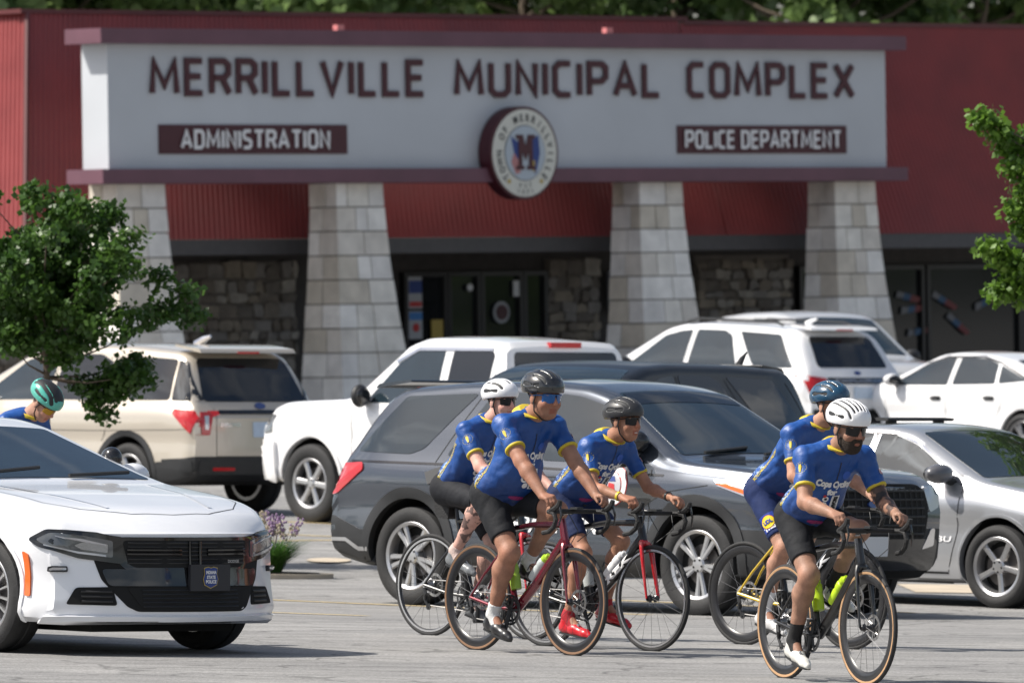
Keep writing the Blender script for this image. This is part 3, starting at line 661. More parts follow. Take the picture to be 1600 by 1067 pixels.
        for k in range(n):
            a = 2 * math.pi * k / n + math.pi / 2
            for s in ((-1, 1) if dbl else (0,)):
                ao = s * (.16 if dbl else 0); w0, w1 = wd
                ro = rim_r - .018
                for kk in range(1):
                    ca, sa = math.cos(a + ao * .55), math.sin(a + ao * .55); cb, sb = math.cos(a + ao), math.sin(a + ao)
                    p0 = Vector((hub * .7 * ca, o + .014, hub * .7 * sa)); p1 = Vector((ro * cb, o + .012, ro * sb)); mid = p0.lerp(p1, .55) + Vector((0, .004, 0))
                    tn = (p1 - p0).cross(Vector((0, 1, 0))).normalized(); v = []
                    for q, ww in ((p0, w0), (mid, (w0 + w1) * .46), (p1, w1)):
                        v += [q - tn * ww / 2 + Vector((0, .014, 0)), q - tn * ww * .28, q + tn * ww * .28, q + tn * ww / 2 + Vector((0, .014, 0)), q + Vector((0, .05, 0))]
                    f = [(5 * i + j, 5 * i + (j + 1) % 5, 5 * i + 5 + (j + 1) % 5, 5 * i + 5 + j) for i in range(2) for j in range(5)]; rim.add(v, f)
        rim.cur = 1
        for k in range(5):
            a = 2 * math.pi * k / 5 + .3; rim.lathe([(.009, o - .002), (.001, o - .002), (.001, o + .02), (.009, o + .02)], 6, (.043 * math.cos(a), .004, .043 * math.sin(a)))
        rme = mesh('wheel', rim.v, rim.f, mats=[m, under], mi=rim.m, smooth=35)
        dm = MB().lathe([(.16, o + .075), (.05, o + .075), (.05, o + .088), (.16, o + .088)], 24); dme = mesh('brake_disc', dm.v, dm.f, mat('cast_iron', (.16, .15, .145), .45, .8), smooth=35)
        for ax in c.p['axles']:
            for s in (1, -1):
                w_ = obj('wheel', rme, c.root); w_.location = (ax, s * t, wr); w_.rotation_euler = (0, 0.35 * ax, math.pi if s > 0 else 0)
                obj('tyre', tme, w_); obj('brake_disc', dme, w_)
    def mirror(c, x, z, s, m, size=(.11, .12, .08), arm=True, y=None):
        h, nr = c.hit(x, z, 'l' if s > 0 else 'r'); y = abs(h.y); b_ = MB()
        e = Vector((x - .01, s * (y + .13), z + .06))
        b_.ell(e, (size[0] * .75, size[1], size[2]), nu=16, nv=10)
        o = b_.build('wing_mirror', m, c.root); a = MB(); a.tube([(x + .03, s * (y - .03), z - .01), (x + .01, s * (y + .10), z + .02)], [.035, .03], 8); a.build('mirror_arm', blackp, o)
        g = MB(); g.ell(e + Vector((-.055, 0, 0)), (.035, size[1] * .86, size[2] * .8)); g.build('mirror_glass', glossb, o)
    def handle(c, x, z, s, m):
        h, nr = c.hit(x, z, 'l' if s > 0 else 'r'); y = h.y + s * .022; b_ = MB()
        b_.tube([(x - .10, h.y, z), (x - .075, y, z + .004), (x + .075, y, z + .004), (x + .10, h.y, z)], [.012, .016, .016, .012], 8, sq=.7); o = b_.build('door_handle', m, c.root)
        c.patch('handle_recess', rpoly([(x - .09, z - .03), (x + .08, z - .03), (x + .08, z + .03), (x - .09, z + .03)], .03), 'l' if s > 0 else 'r', seam_m, .001, o, skirt=0)
    def decal(c, s, u0, v0, wdt, hgt, ax, m, name='lettering', off=.006, bold=.03, parent=None, flip=False, slant=0.):
        """lettering laid on the body; u runs left to right as one reads it"""
        g, f = text_geo(s, hgt / CAPH, bold * hgt, width=wdt); v = []
        sg = {'r': 1, 'l': -1, 'f': 1, 'b': -1, 't': 1}[ax]
        for q in g:
            h, nr = c.hit(u0 + sg * (q[0] + slant * q[1]), v0 + q[1], ax); v.append(h + nr * off)
        o = obj(name, mesh(name, v, f, m), parent or c.root, kind='stuff'); return o
def oval(cx, cy, rx, ry, n=20): return [(cx + rx * math.cos(2 * math.pi * i / n), cy + ry * math.sin(2 * math.pi * i / n)) for i in range(n)]
def win(c, outs, m, sides='lr', r=.05):
    for s in sides:
        for k, o in enumerate(outs):
            w_ = c.patch('window', rpoly(o, r), s, m[k] if isinstance(m, list) else m, .004)

# ---- large SUV of the newer shape (x forward from mid wheelbase)
SUV20 = dict(ends=(-2.60, 2.44), axles=(-1.51, 1.51), wr=.385, ra=.445, track=1.70, sm=.12, tum=.40, rr=.12,
    top=[(-2.6, .80), (-2.56, 1.06), (-2.46, 1.16), (-2.08, 1.66), (-1.9, 1.715), (-1.2, 1.765), (-.3, 1.785), (.10, 1.76), (.36, 1.70), (1.24, 1.20), (1.40, 1.175), (2.1, 1.125), (2.34, 1.075), (2.41, 1.01), (2.44, .90)],
    belt=[(-2.6, .78), (-2.5, 1.05), (-2.0, 1.13), (1.3, 1.07), (2.44, .98)], plan=[(-2.6, .90), (-2.45, .96), (-1.8, .995), (1.3, .995), (2.1, .965), (2.44, .90)],
    bot=[(-2.6, .45), (-2.4, .36), (-2.0, .30), (0, .27), (2.0, .28), (2.3, .30), (2.44, .36)], bowf=.13, bowr=.09, nose=[(.2, -.10), (.45, 0), (.75, .03), (.95, 0), (1.2, -.03)], tail=[(.3, .04), (.6, 0), (1.0, .03), (1.7, 0)])
def suv_detail(c, pm, glass, glass_front=None, rear=True, rails=False):
    gw = glass_front or glass
    c.patch('windshield', rpoly([(.34, -.60), (1.19, -.78), (1.19, .78), (.34, .60)], .05), 't', gw, .004, step=.12)
    win(c, [[(-.15, 1.15), (.95, 1.13), (.34, 1.58), (.06, 1.645), (-.15, 1.665)], [(-1.16, 1.165), (-.23, 1.15), (-.23, 1.67), (-.74, 1.665), (-.90, 1.60)], [(-2.16, 1.19), (-1.56, 1.175), (-1.42, 1.22), (-1.02, 1.655), (-1.78, 1.625)]], [gw, glass, glass], r=.04)
    for ax in 'lr': c.seam([(-2.30, 1.20), (-2.02, 1.60)], ax, .012, seam_m, 'window_gap')
    if rear:
        c.patch('rear_window', rpoly([(-.66, 1.20), (.66, 1.20), (.57, 1.60), (-.57, 1.60)], .07), 'b', tint, .006, step=.1)
        sp = MB(); sp.prism(rpoly([(-2.24, 1.685), (-1.85, 1.735), (-1.85, 1.755), (-2.2, 1.72)], .01), -.62, .62, Matrix(((1, 0, 0, 0), (0, 0, 1, 0), (0, 1, 0, 0), (0, 0, 0, 1)))); so = sp.build('spoiler', pm, c.root)
        MB().box((-2.22, 0, 1.69), (.03, .3, .025)).build('brake_light', redl, so)
    for s, ax in ((1, 'l'), (-1, 'r')):
        c.seam([(1.02, 1.10), (1.04, .90), (1.02, .42)], ax); c.seam([(-.19, 1.66), (-.18, 1.12), (-.16, .42)], ax); c.seam([(-.98, 1.63), (-1.26, 1.12), (-1.20, .95), (-1.02, .72)], ax, .007)
        c.seam([(-.16, .42), (1.02, .42)], ax); c.handle(.0, 1.0, s, pm); c.handle(-1.0, 1.02, s, pm)
        c.mirror(.80, 1.14, s, blackp, (.13, .13, .095))
        for a in c.p['axles']: c.ring(a, .43, .515, ax, blackp)
        c.patch('sill_cladding', rpoly([(-.98, .28), (.98, .28), (1.0, .44), (-1.0, .44)], .03), ax, blackp, .01)
        if rails: MB().tube([(-1.75, s * .66, 1.74), (-1.6, s * .655, 1.785), (-.2, s * .655, 1.81), (.0, s * .66, 1.765)], .016, 6).build('roof_rail', blackp, c.root)
def lower_suv(x, j): return j < 2 or (x < -2.0 and j < 3) or (x > 1.93 and j < 4)

grey = paint('slate_grey', (.068, .080, .102), .55, .22)
SUVG = dict(SUV20, ends=(-2.49, 2.44)); SUVG['top'] = [(x + (.11 if x < -2 else .05 if x < -1.5 else 0), z) for x, z in SUV20['top']]; SUVG['belt'] = [(-2.49, .78), (-2.4, 1.05), (-2.0, 1.13), (1.3, 1.07), (2.44, .98)]
E1 = Car('police_suv', 'slate grey police SUV parked broadside behind the cyclists', 'suv', SUVG, grey, (.924, 76.9, -43.5), lower=lower_suv)
suv_detail(E1, grey, clearg, clearg); E1.wheels((5, (.034, .05), True), .262)
whitepaint = paint('white', (.80, .80, .81), 0., .3)
c = E1
for s, ax in ((1, 'l'), (-1, 'r')):
    c.patch('tail_light', rpoly([(-2.45, .83), (-2.30, .86), (-2.02, 1.05), (-2.04, 1.10), (-2.46, 1.09)], .03), ax, redl, .012)
    c.patch('headlight', rpoly([(1.66, 1.03), (1.72, .985), (2.05, .90), (2.36, .86), (2.38, .99), (2.0, 1.05)], .02), ax, lampw, .01)
    c.patch('marker_lens', rpoly([(1.70, 1.0), (1.76, .985), (2.0, .925), (2.0, .955), (1.8, 1.0)], .01), ax, amber, .014)
    c.seam([(-2.35, 1.115), (-.1, 1.09), (1.16, 1.055)], ax, .018, chrome if False else glossb, 'window_trim')
    c.seam([(1.2, .93), (1.62, .99)], ax, .006)
    c.seam([(-2.42, .50), (-2.2, .50), (-2.05, .43), (-1.95, .43)], ax, .03, alloy, 'bumper_trim', .01)
    c.patch('rear_bumper_side', rpoly([(-2.47, .46), (-2.0, .34), (-1.97, .56), (-2.46, .72)], .03), ax, blackp, .006)
for s in (1, -1):
    c.patch('headlight', rpoly([(s * .71, .80), (s * .86, .84), (s * .90, .99), (s * .64, 1.0)], .03), 'f', lampw, .014)
    c.patch('fog_lamp', rpoly([(s * .62, .52), (s * .80, .55), (s * .80, .68), (s * .74, .68)], .02), 'f', chrome, .012)
gr = c.patch('grille', rpoly([(-.64, .60), (.64, .60), (.70, .93), (.56, 1.01), (-.56, 1.01), (-.70, .93)], .05), 'f', under, .012)
for k in range(6):
    z = .64 + k * .065; h, nr = c.hit(0, z, 'f'); hs = [c.hit(y, z, 'f')[0] for y in (-.62, -.3, 0, .3, .62)]
    MB().tube([q + Vector((.018, 0, 0)) for q in hs], .010, 6).build('grille_bar', blackp, gr)
for k in range(-8, 9):
    hs = [c.hit(k * .074, z, 'f')[0] + Vector((.02, 0, 0)) for z in (.62, .8, .99)]; MB().tube(hs, .005, 4).build('grille_bar', blackp, gr)
c.patch('front_bumper', rpoly([(-.84, .36), (.84, .36), (.86, .60), (-.86, .60)], .05), 'f', glossb, .008)
c.patch('front_plate', rpoly([(-.16, .47), (.16, .47), (.16, .62), (-.16, .62)], .01), 'f', mat('plate_white', (.6, .62, .65), .5), .018)
c.patch('badge', oval(0, .86, .09, .035), 'f', mat('badge_blue', (.02, .05, .2), .2, coat=1.), .03)
# fender and door markings
sd_ = c.patch('door_seal', oval(.66, .97, .152, .152, 28), 'r', redp, .006); c.patch('seal_ring', oval(.66, .97, .145, .145, 28), 'r', whitep, .009, sd_); c.patch('seal_line', oval(.66, .97, .100, .100, 24), 'r', redp, .012, sd_); c.patch('seal_centre', oval(.66, .97, .093, .093, 24), 'r', mat('seal_grey', (.42, .42, .44), .5), .015, sd_)
c.patch('seal_flag', [(.62, .92), (.70, .92), (.69, .98), (.66, .96), (.63, .99)], 'r', redp, .018, sd_); c.patch('seal_flag', [(.62, 1.0), (.70, 1.0), (.68, 1.04), (.64, 1.04)], 'r', navy, .018, sd_)
c.decal('DEPARTMENT', -.52, .60, 1.14, .13, 'r', whitep)
c.patch('door_stripe', rpoly([(-.30, .84), (.95, .80), (1.15, .90), (1.10, .98), (.9, .99), (-.30, .92)], .03), 'r', glossb, .004)
c.patch('sun_band', rpoly([(.36, -.57), (.52, -.61), (.52, .61), (.36, .57)], .02), 't', tint, .0065, skirt=0, step=.1)
wp = MB(); wp.tube([(1.21, -.55, 1.235), (1.14, .0, 1.275)], .013, 6); wp.tube([(1.24, .1, 1.225), (1.17, .62, 1.255)], .013, 6); wp.build('wiper', blackp, c.root)
sl_ = MB(); sl_.ell((.86, -.93, 1.31), (.10, .085, .085)); sl_.build('spot_lamp', glossb, c.root)

# white SUV of the same shape, seen from behind
E2 = Car('police_suv', 'white SUV with its tinted rear window and red tail lamps towards us', 'suv', SUV20, whitepaint, (2.75, 131.5, 134.4), lower=lower_suv)
suv_detail(E2, whitepaint, clearg, clearg, rails=True); E2.wheels((5, (.034, .05), True), .262); c = E2
for s in (1, -1): c.patch('tail_light', rpoly([(s * .60, .98), (s * .90, .86), (s * .93, 1.10), (s * .60, 1.06)], .02), 'b', redl, .012)
c.patch('tailgate_band', rpoly([(-.58, .99), (.58, .99), (.58, 1.07), (-.58, 1.07)], .02), 'b', glossb, .008)
c.patch('number_plate', rpoly([(-.17, .80), (.17, .80), (.17, .95), (-.17, .95)], .015), 'b', platew, .014)
c.decal('EXPLORER', .45, 1.012, .9, .038, 'b', chrome, off=.012)
c.patch('badge', oval(0, 1.13, .06, .025), 'b', mats_ if False else MATS['badge_blue'], .012)
c.patch('rear_bumper', rpoly([(-.85, .44), (.85, .44), (.87, .66), (-.87, .66)], .04), 'b', blackp, .008)
MB().tube([(-1.55, 0, 1.76), (-1.62, 0, 1.80), (-1.72, 0, 1.83)], [.045, .03, .012], 8).build('roof_antenna', whitepaint, c.root)

# beige SUV of the older shape
SUV16 = dict(SUV20, ends=(-2.55, 2.45), axles=(-1.435, 1.435), wr=.37, ra=.43,
    top=[(-2.55, .80), (-2.52, 1.10), (-2.42, 1.18), (-2.10, 1.68), (-1.95, 1.74), (-1.2, 1.785), (-.3, 1.79), (.1, 1.76), (.4, 1.69), (1.30, 1.21), (1.45, 1.19), (2.1, 1.12), (2.36, 1.03), (2.45, .85)])
beige = paint('beige', (.53, .475, .40), .35, .32)
E3 = Car('police_suv', 'beige SUV with red tail lamp parked behind the small tree', 'suv', SUV16, beige, (-4.41, 106.34, 134.4), lower=lower_suv)
c = E3
c.patch('windshield', rpoly([(.40, -.60), (1.26, -.78), (1.26, .78), (.40, .60)], .05), 't', clearg, step=.12)
win(c, [[(-.10, 1.17), (1.02, 1.14), (.40, 1.58), (.10, 1.64), (-.10, 1.655)], [(-1.02, 1.18), (-.18, 1.17), (-.18, 1.655), (-.75, 1.66), (-.98, 1.58)], [(-2.02, 1.20), (-1.38, 1.19), (-1.30, 1.45), (-1.24, 1.645), (-1.95, 1.63)]], [clearg, tint, tint])
c.patch('rear_window', rpoly([(-.74, 1.19), (.74, 1.19), (.62, 1.64), (-.62, 1.64)], .07), 'b', tint, .006, step=.1)
for s, ax in ((1, 'l'), (-1, 'r')):
    c.patch('window', rpoly([(-2.36, 1.195), (-2.05, 1.20), (-1.98, 1.62), (-2.10, 1.60)], .02), ax, tint, .005)
    c.patch('tail_light', rpoly([(-2.46, .84), (-2.38, .86), (-2.32, 1.0), (-2.12, 1.06), (-2.12, 1.11), (-2.46, 1.09)], .02), ax, redl, .012)
    c.seam([(1.1, 1.12), (1.06, .45)], ax); c.seam([(-.14, 1.66), (-.13, .45)], ax); c.seam([(-1.12, 1.64), (-1.22, 1.1), (-1.05, .75)], ax); c.seam([(-2.4, .90), (-1.0, .86), (1.2, .83)], ax, .005)
    c.handle(.06, 1.02, s, beige); c.handle(-.95, 1.03, s, beige); c.mirror(.92, 1.16, s, beige, (.12, .13, .1))
    for a in c.p['axles']: c.ring(a, .42, .485, ax, blackp)
    c.patch('rear_bumper_side', rpoly([(-2.5, .42), (-1.93, .32), (-1.90, .55), (-2.5, .58)], .03), ax, blackp, .008)
    c.patch('sill_cladding', rpoly([(-.95, .28), (.95, .28), (.97, .42), (-.97, .42)], .03), ax, blackp, .01)
    for sx in (1,):
        c.patch('tail_light', rpoly([(s * .74, .84), (s * .84, .84), (s * .84, 1.08), (s * .70, 1.08), (s * .70, 1.02)], .02), 'b', redl, .014)
        c.patch('lamp_lens', rpoly([(s * .755, .90), (s * .80, .90), (s * .80, 1.04), (s * .745, 1.04)], .01), 'b', lampw, .018)
c.patch('rear_bumper', rpoly([(-.86, .36), (.86, .36), (.88, .57), (-.88, .57)], .04), 'b', blackp, .008)
for s in (1, -1): c.patch('reflector', rpoly([(s * .42, .47), (s * .70, .47), (s * .70, .505), (s * .42, .505)], .01), 'b', redl, .014)
c.patch('tailgate_trim', rpoly([(-.6, 1.06), (.6, 1.06), (.6, 1.10), (-.6, 1.10)], .01), 'b', glossb, .012)
c.patch('number_plate', rpoly([(-.17, .82), (.17, .82), (.17, .98), (-.17, .98)], .015), 'b', platew, .014)
c.patch('badge', oval(0, 1.145, .075, .032), 'b', MATS['badge_blue'], .014)
c.decal('EXPLORER', .60, .93, .26, .04, 'b', chrome, off=.014)
c.seam([(-.66, .62), (-.64, 1.12)], 'b'); c.seam([(.66, .62), (.64, 1.12)], 'b'); c.seam([(-.66, .62), (.66, .62)], 'b')
sp = MB(); sp.prism(rpoly([(-2.26, 1.70), (-1.85, 1.765), (-1.85, 1.785), (-2.22, 1.745)], .01), -.68, .68, Matrix(((1, 0, 0, 0), (0, 0, 1, 0), (0, 1, 0, 0), (0, 0, 0, 1)))); so = sp.build('spoiler', beige, c.root)
MB().box((-2.245, 0, 1.705), (.03, .3, .025)).build('brake_light', redl, so)
MB().tube([(-1.45, 0, 1.78), (-1.55, 0, 1.83), (-1.66, 0, 1.87)], [.05, .04, .015], 8).build('roof_antenna', chrome, c.root)
c.wheels((5, (.075, .09), False), .25)

# white pickup
PICK = dict(ends=(-3.05, 2.78), axles=(-1.82, 1.82), wr=.405, ra=.475, track=1.80, sm=.06, tum=.24, rr=.11,
    top=[(-3.05, 1.22), (-2.95, 1.27), (-1.0, 1.29), (-.92, 1.86), (-.84, 1.92), (-.2, 1.95), (.35, 1.945), (.58, 1.88), (1.30, 1.32), (1.42, 1.29), (2.4, 1.25), (2.68, 1.20), (2.75, 1.10), (2.78, .95)],
    belt=[(-3.05, 1.18), (-.95, 1.24), (1.3, 1.20), (2.2, 1.12), (2.78, .98)], plan=[(-3.05, .96), (-2.6, .99), (1.5, 1.0), (2.4, .99), (2.78, .90)],
    bot=[(-3.05, .55), (-2.6, .45), (0, .40), (2.2, .42), (2.78, .40)], bowf=.14, bowr=.03, nose=[(.3, -.06), (.6, 0), (1.2, 0)],
    side=[(0, .08), (.05, .03), (.16, .01), (.34, .0), (.52, .0), (.64, .012), (.72, .0), (.86, .0), (.95, .012), (1., .03)])
T1 = Car('pickup_truck', 'white pickup truck with rear brake lamp above its tinted back window', 'pickup', PICK, whitepaint, (-.14, 101.23, 133), lower=lambda x, j: j < 1)
c = T1
c.patch('windshield', rpoly([(.60, -.66), (1.30, -.80), (1.30, .80), (.60, .66)], .05), 't', clearg, step=.12)
win(c, [[(.0, 1.27), (1.05, 1.25), (.66, 1.66), (.42, 1.79), (.0, 1.82)], [(-.74, 1.28), (-.12, 1.27), (-.12, 1.82), (-.66, 1.82), (-.74, 1.78)]], [clearg, tint], r=.05)
c.patch('rear_window', rpoly([(-.76, 1.36), (.76, 1.36), (.70, 1.80), (-.70, 1.80)], .05), 'b', tint, .006)
MB().box((-.90, 0, 1.875), (.06, .42, .055)).build('brake_light', redl, c.root)
for s, ax in ((1, 'l'), (-1, 'r')):
    c.seam([(1.2, 1.2), (1.18, .5)], ax); c.seam([(-.06, 1.76), (-.06, .5)], ax); c.seam([(-.8, 1.75), (-.82, .5)], ax); c.seam([(-.95, 1.24), (-.95, .5)], ax, .02)
    c.handle(.12, 1.08, s, whitepaint); c.handle(-.62, 1.08, s, whitepaint)
    c.mirror(1.0, 1.26, s, blackp, (.09, .11, .12))
    c.seam([(-.70, 1.825), (.40, 1.81), (.70, 1.67)], ax, .035, chrome, 'rain_visor', .012)
    for a in c.p['axles']: c.ring(a, .455, .50, ax, whitepaint, 'arch_lip', off=.02)
    c.patch('headlight', rpoly([(2.45, .92), (2.68, .90), (2.70, 1.08), (2.46, 1.10)], .02), ax, lampg, .01)
    c.patch('marker_lens', rpoly([(2.66, 1.05), (2.72, 1.05), (2.72, 1.09), (2.66, 1.09)], .01), ax, amber, .02)
    c.patch('bumper_corner', rpoly([(2.32, .44), (2.74, .44), (2.74, .84), (2.36, .84)], .05), ax, whitepaint, .05)
    MB().box((1.22, s * .92, .36), (.5, .06, .05)).build('side_step', blackp, c.root)
c.wheels((6, (.06, .075), False), .255)

# dark SUV in the aisle behind
DSUV = dict(SUV20, ends=(-2.55, 2.4), axles=(-1.45, 1.5), top=[(-2.55, .85), (-2.52, 1.1), (-2.44, 1.2), (-2.22, 1.68), (-2.1, 1.74), (-1.2, 1.775), (-.2, 1.785), (.2, 1.76), (.5, 1.69), (1.35, 1.2), (1.5, 1.17), (2.1, 1.1), (2.34, 1.0), (2.4, .82)], rr=.10, tum=.34)
navyp = mat('paint_dark_navy', (.006, .008, .012), .38, .1, coat=.25, var=.05)
D1 = Car('dark_suv', 'dark navy SUV with black side windows in the aisle between the rows', 'suv', DSUV, navyp, (.66, 87.8, 237))
D1.root.scale = (1, 1, 1.04)
suv_detail(D1, navyp, tint, clearg); D1.wheels((5, (.05, .07), False), .255)
MB().tube([(-1.95, .3, 1.73), (-2.02, .3, 1.80), (-2.10, .3, 1.86)], [.035, .025, .008], 8).build('roof_antenna', blackp, D1.root)
for s in (1, -1):
    D1.patch('headlight', rpoly([(s * .55, .88), (s * .85, .86), (s * .87, .98), (s * .58, .99)], .03), 'f', lampg, .012)
    D1.patch('tail_light', rpoly([(s * .7, .9), (s * .9, .88), (s * .92, 1.12), (s * .72, 1.1)], .03), 'b', redl, .012)
D1.patch('grille', rpoly([(-.5, .66), (.5, .66), (.55, .98), (-.55, .98)], .05), 'f', glossb, .012)

# sedans
SED = dict(ends=(-2.40, 2.38), axles=(-1.41, 1.41), wr=.335, ra=.385, track=1.60, sm=.16, tum=.50, rr=.10,
    top=[(-2.40, .80), (-2.36, .98), (-2.2, 1.07), (-1.9, 1.10), (-1.75, 1.12), (-.95, 1.38), (-.5, 1.44), (0, 1.455), (.3, 1.42), (1.20, 1.02), (1.35, 1.0), (1.9, .92), (2.2, .83), (2.33, .73), (2.38, .62)],
    belt=[(-2.4, .76), (-2.2, .97), (-1.5, 1.0), (0, .95), (1.2, .92), (2.38, .72)], plan=[(-2.4, .80), (-2.2, .87), (-1.5, .915), (1.2, .92), (1.9, .89), (2.38, .74)],
    bot=[(-2.4, .38), (-2.1, .25), (0, .18), (2.0, .20), (2.38, .24)], bowf=.24, bowr=.14, nose=[(.1, -.05), (.4, .02), (.7, 0), (.9, -.04)], tail=[(.3, .03), (.8, 0), (1.1, 0)])
def sedan_detail(c, pm, glass, trim, front_glass):
    c.patch('windshield', rpoly([(.34, -.56), (1.14, -.74), (1.14, .74), (.34, .56)], .05), 't', front_glass, step=.12)
    c.patch('rear_window', rpoly([(-1.68, -.66), (-.98, -.55), (-.98, .55), (-1.68, .66)], .06), 't', tint, step=.12)
    win(c, [[(-.02, 1.01), (.95, .99), (.42, 1.27), (.15, 1.355), (-.02, 1.375)], [(-.86, 1.04), (-.10, 1.015), (-.10, 1.378), (-.55, 1.365), (-.80, 1.30)], [(-1.42, 1.09), (-.92, 1.045), (-.86, 1.285)]], glass, r=.035)
    for s, ax in ((1, 'l'), (-1, 'r')):
        c.seam([(1.02, .98), (1.0, .60), (.92, .28)], ax); c.seam([(-.06, 1.38), (-.06, .28)], ax); c.seam([(-.95, 1.03), (-1.05, .8), (-.95, .62)], ax)
        c.seam([(.99, .978), (.42, 1.29), (.15, 1.372), (-.5, 1.385), (-.86, 1.31), (-1.46, 1.085)], ax, .02, trim, 'window_trim', .008)
        c.handle(.12, .84, s, trim); c.handle(-.82, .86, s, trim)
        for a in c.p['axles']: c.ring(a, .372, .40, ax, pm, 'arch_lip', off=.008)
        c.seam([(-.92, .235), (.92, .235)], ax, .09, blackp, 'sill_trim', .008)
        c.patch('headlight', rpoly([(1.78, .72), (2.2, .60), (2.22, .70), (1.8, .83)], .03), ax, lampg, .008)
        c.patch('tail_light', rpoly([(-2.36, .80), (-2.0, .86), (-1.98, .96), (-2.34, .97)], .03), ax, redl, .01)
silver = paint('silver', (.46, .47, .49), .6, .28)
S1 = Car('silver_sedan', 'silver sedan with dark wing mirror parked beside the grey SUV', 'sedan', SED, silver, (3.386, 80.62, -42.2))
reflg = mat('dark_windshield', (.012, .016, .014), .02, spec=.7, ior=1.8)
sedan_detail(S1, silver, clearg, chrome, reflg); c = S1
for s in (1, -1): c.mirror(.86, 1.0, s, mat('grey_mirror', (.10, .10, .11), .3, coat=.6), (.12, .15, .08))
c.wheels((5, (.05, .055), False), .235)
c.decal('MALIBU', .52, .52, .42, .045, 'r', whitep, off=.008, slant=.2)
lb = MB().prism(rpoly([(-.06, 0), (.06, 0), (.07, .022), (-.07, .028)], .01), -.42, .42, Matrix(((1, 0, 0, -.3), (0, 0, 1, .1), (0, 1, 0, 1.462), (0, 0, 0, 1)))); lb.build('roof_bar', blackp, c.root)
for y in (-.2, .4): MB().box((-.3, y, 1.45), (.08, .05, .04)).build('bar_foot', blackp, c.root)
c.patch('grille', rpoly([(-.5, .40), (.5, .40), (.58, .56), (-.58, .56)], .04), 'f', glossb, .01)
S2 = Car('white_sedan', 'white sedan with tinted side windows at the far right by the building', 'sedan', SED, whitepaint, (6.2, 129.5, 134.4))
sedan_detail(S2, whitepaint, clearg, glossb, clearg); S2.wheels((5, (.05, .06), True), .24, mat('grey_alloy', (.25, .25, .26), .35, .8))
for s in (1, -1): S2.mirror(.86, 1.0, s, whitepaint, (.12, .14, .08))
pale = paint('pale_silver', (.60, .60, .60), .3, .3)
G1 = Car('silver_suv', 'pale silver car facing us behind the white SUV', 'suv', dict(SUV20, track=1.6), pale, (4.35, 141.0, -66))
G1.root.scale = (1, 1, 1.07)
suv_detail(G1, pale, clearg, clearg, rear=False); G1.wheels((5, (.05, .07), False), .25)
for s in (1, -1): G1.patch('headlight', rpoly([(s * .55, .88), (s * .85, .86), (s * .87, .98), (s * .58, .99)], .03), 'f', lampg, .012)

# white police sedan in the foreground
CHG = dict(ends=(-2.58, 2.46), axles=(-1.525, 1.525), wr=.36, ra=.405, track=1.62, sm=.12, tum=.48, rr=.10,
    top=[(-2.58, .85), (-2.54, 1.0), (-2.4, 1.10), (-1.85, 1.13), (-1.1, 1.36), (-.6, 1.45), (-.25, 1.455), (.02, 1.40), (1.06, 1.055), (1.2, 1.035), (1.7, .985), (2.12, .915), (2.30, .86), (2.40, .80), (2.46, .70)],
    belt=[(-2.58, .8), (-2.2, 1.02), (0, 1.0), (1.2, .95), (1.9, .86), (2.46, .73)], plan=[(-2.58, .86), (-2.3, .92), (-1.5, .955), (1.5, .955), (2.1, .93), (2.46, .86)],
    bot=[(-2.58, .40), (-2.2, .26), (0, .19), (2.0, .20), (2.35, .20), (2.46, .22)], bowf=.36, bowr=.12, nose=[(.1, -.03), (.28, .05), (.45, .02), (.62, .0), (.8, .0), (.95, -.02)], tail=[(.3, .03), (.9, 0)],
    side=[(0, .07), (.05, .02), (.13, .0), (.26, .012), (.45, .02), (.60, .012), (.68, .0), (.84, .003), (.94, .02), (1., .045)])
chw = paint('police_white', (.80, .81, .84), .0, .25)
P1 = Car('police_car', 'white police sedan with black grille in the left foreground', 'car', CHG, chw, (-3.576, 63.68, -50.9), group=None)
c = P1
c.patch('windshield', rpoly([(.06, -.60), (1.0, -.76), (1.0, .76), (.06, .60)], .04), 't', clearg, step=.12)
win(c, [[(-.05, 1.06), (.80, 1.04), (.25, 1.25), (.02, 1.325), (-.05, 1.34)], [(-1.0, 1.08), (-.13, 1.065), (-.13, 1.35), (-.6, 1.37), (-.95, 1.25)]], clearg, r=.04)
c.patch('rear_window', rpoly([(-1.75, -.66), (-1.05, -.55), (-1.05, .55), (-1.75, .66)], .06), 't', tint, step=.12)
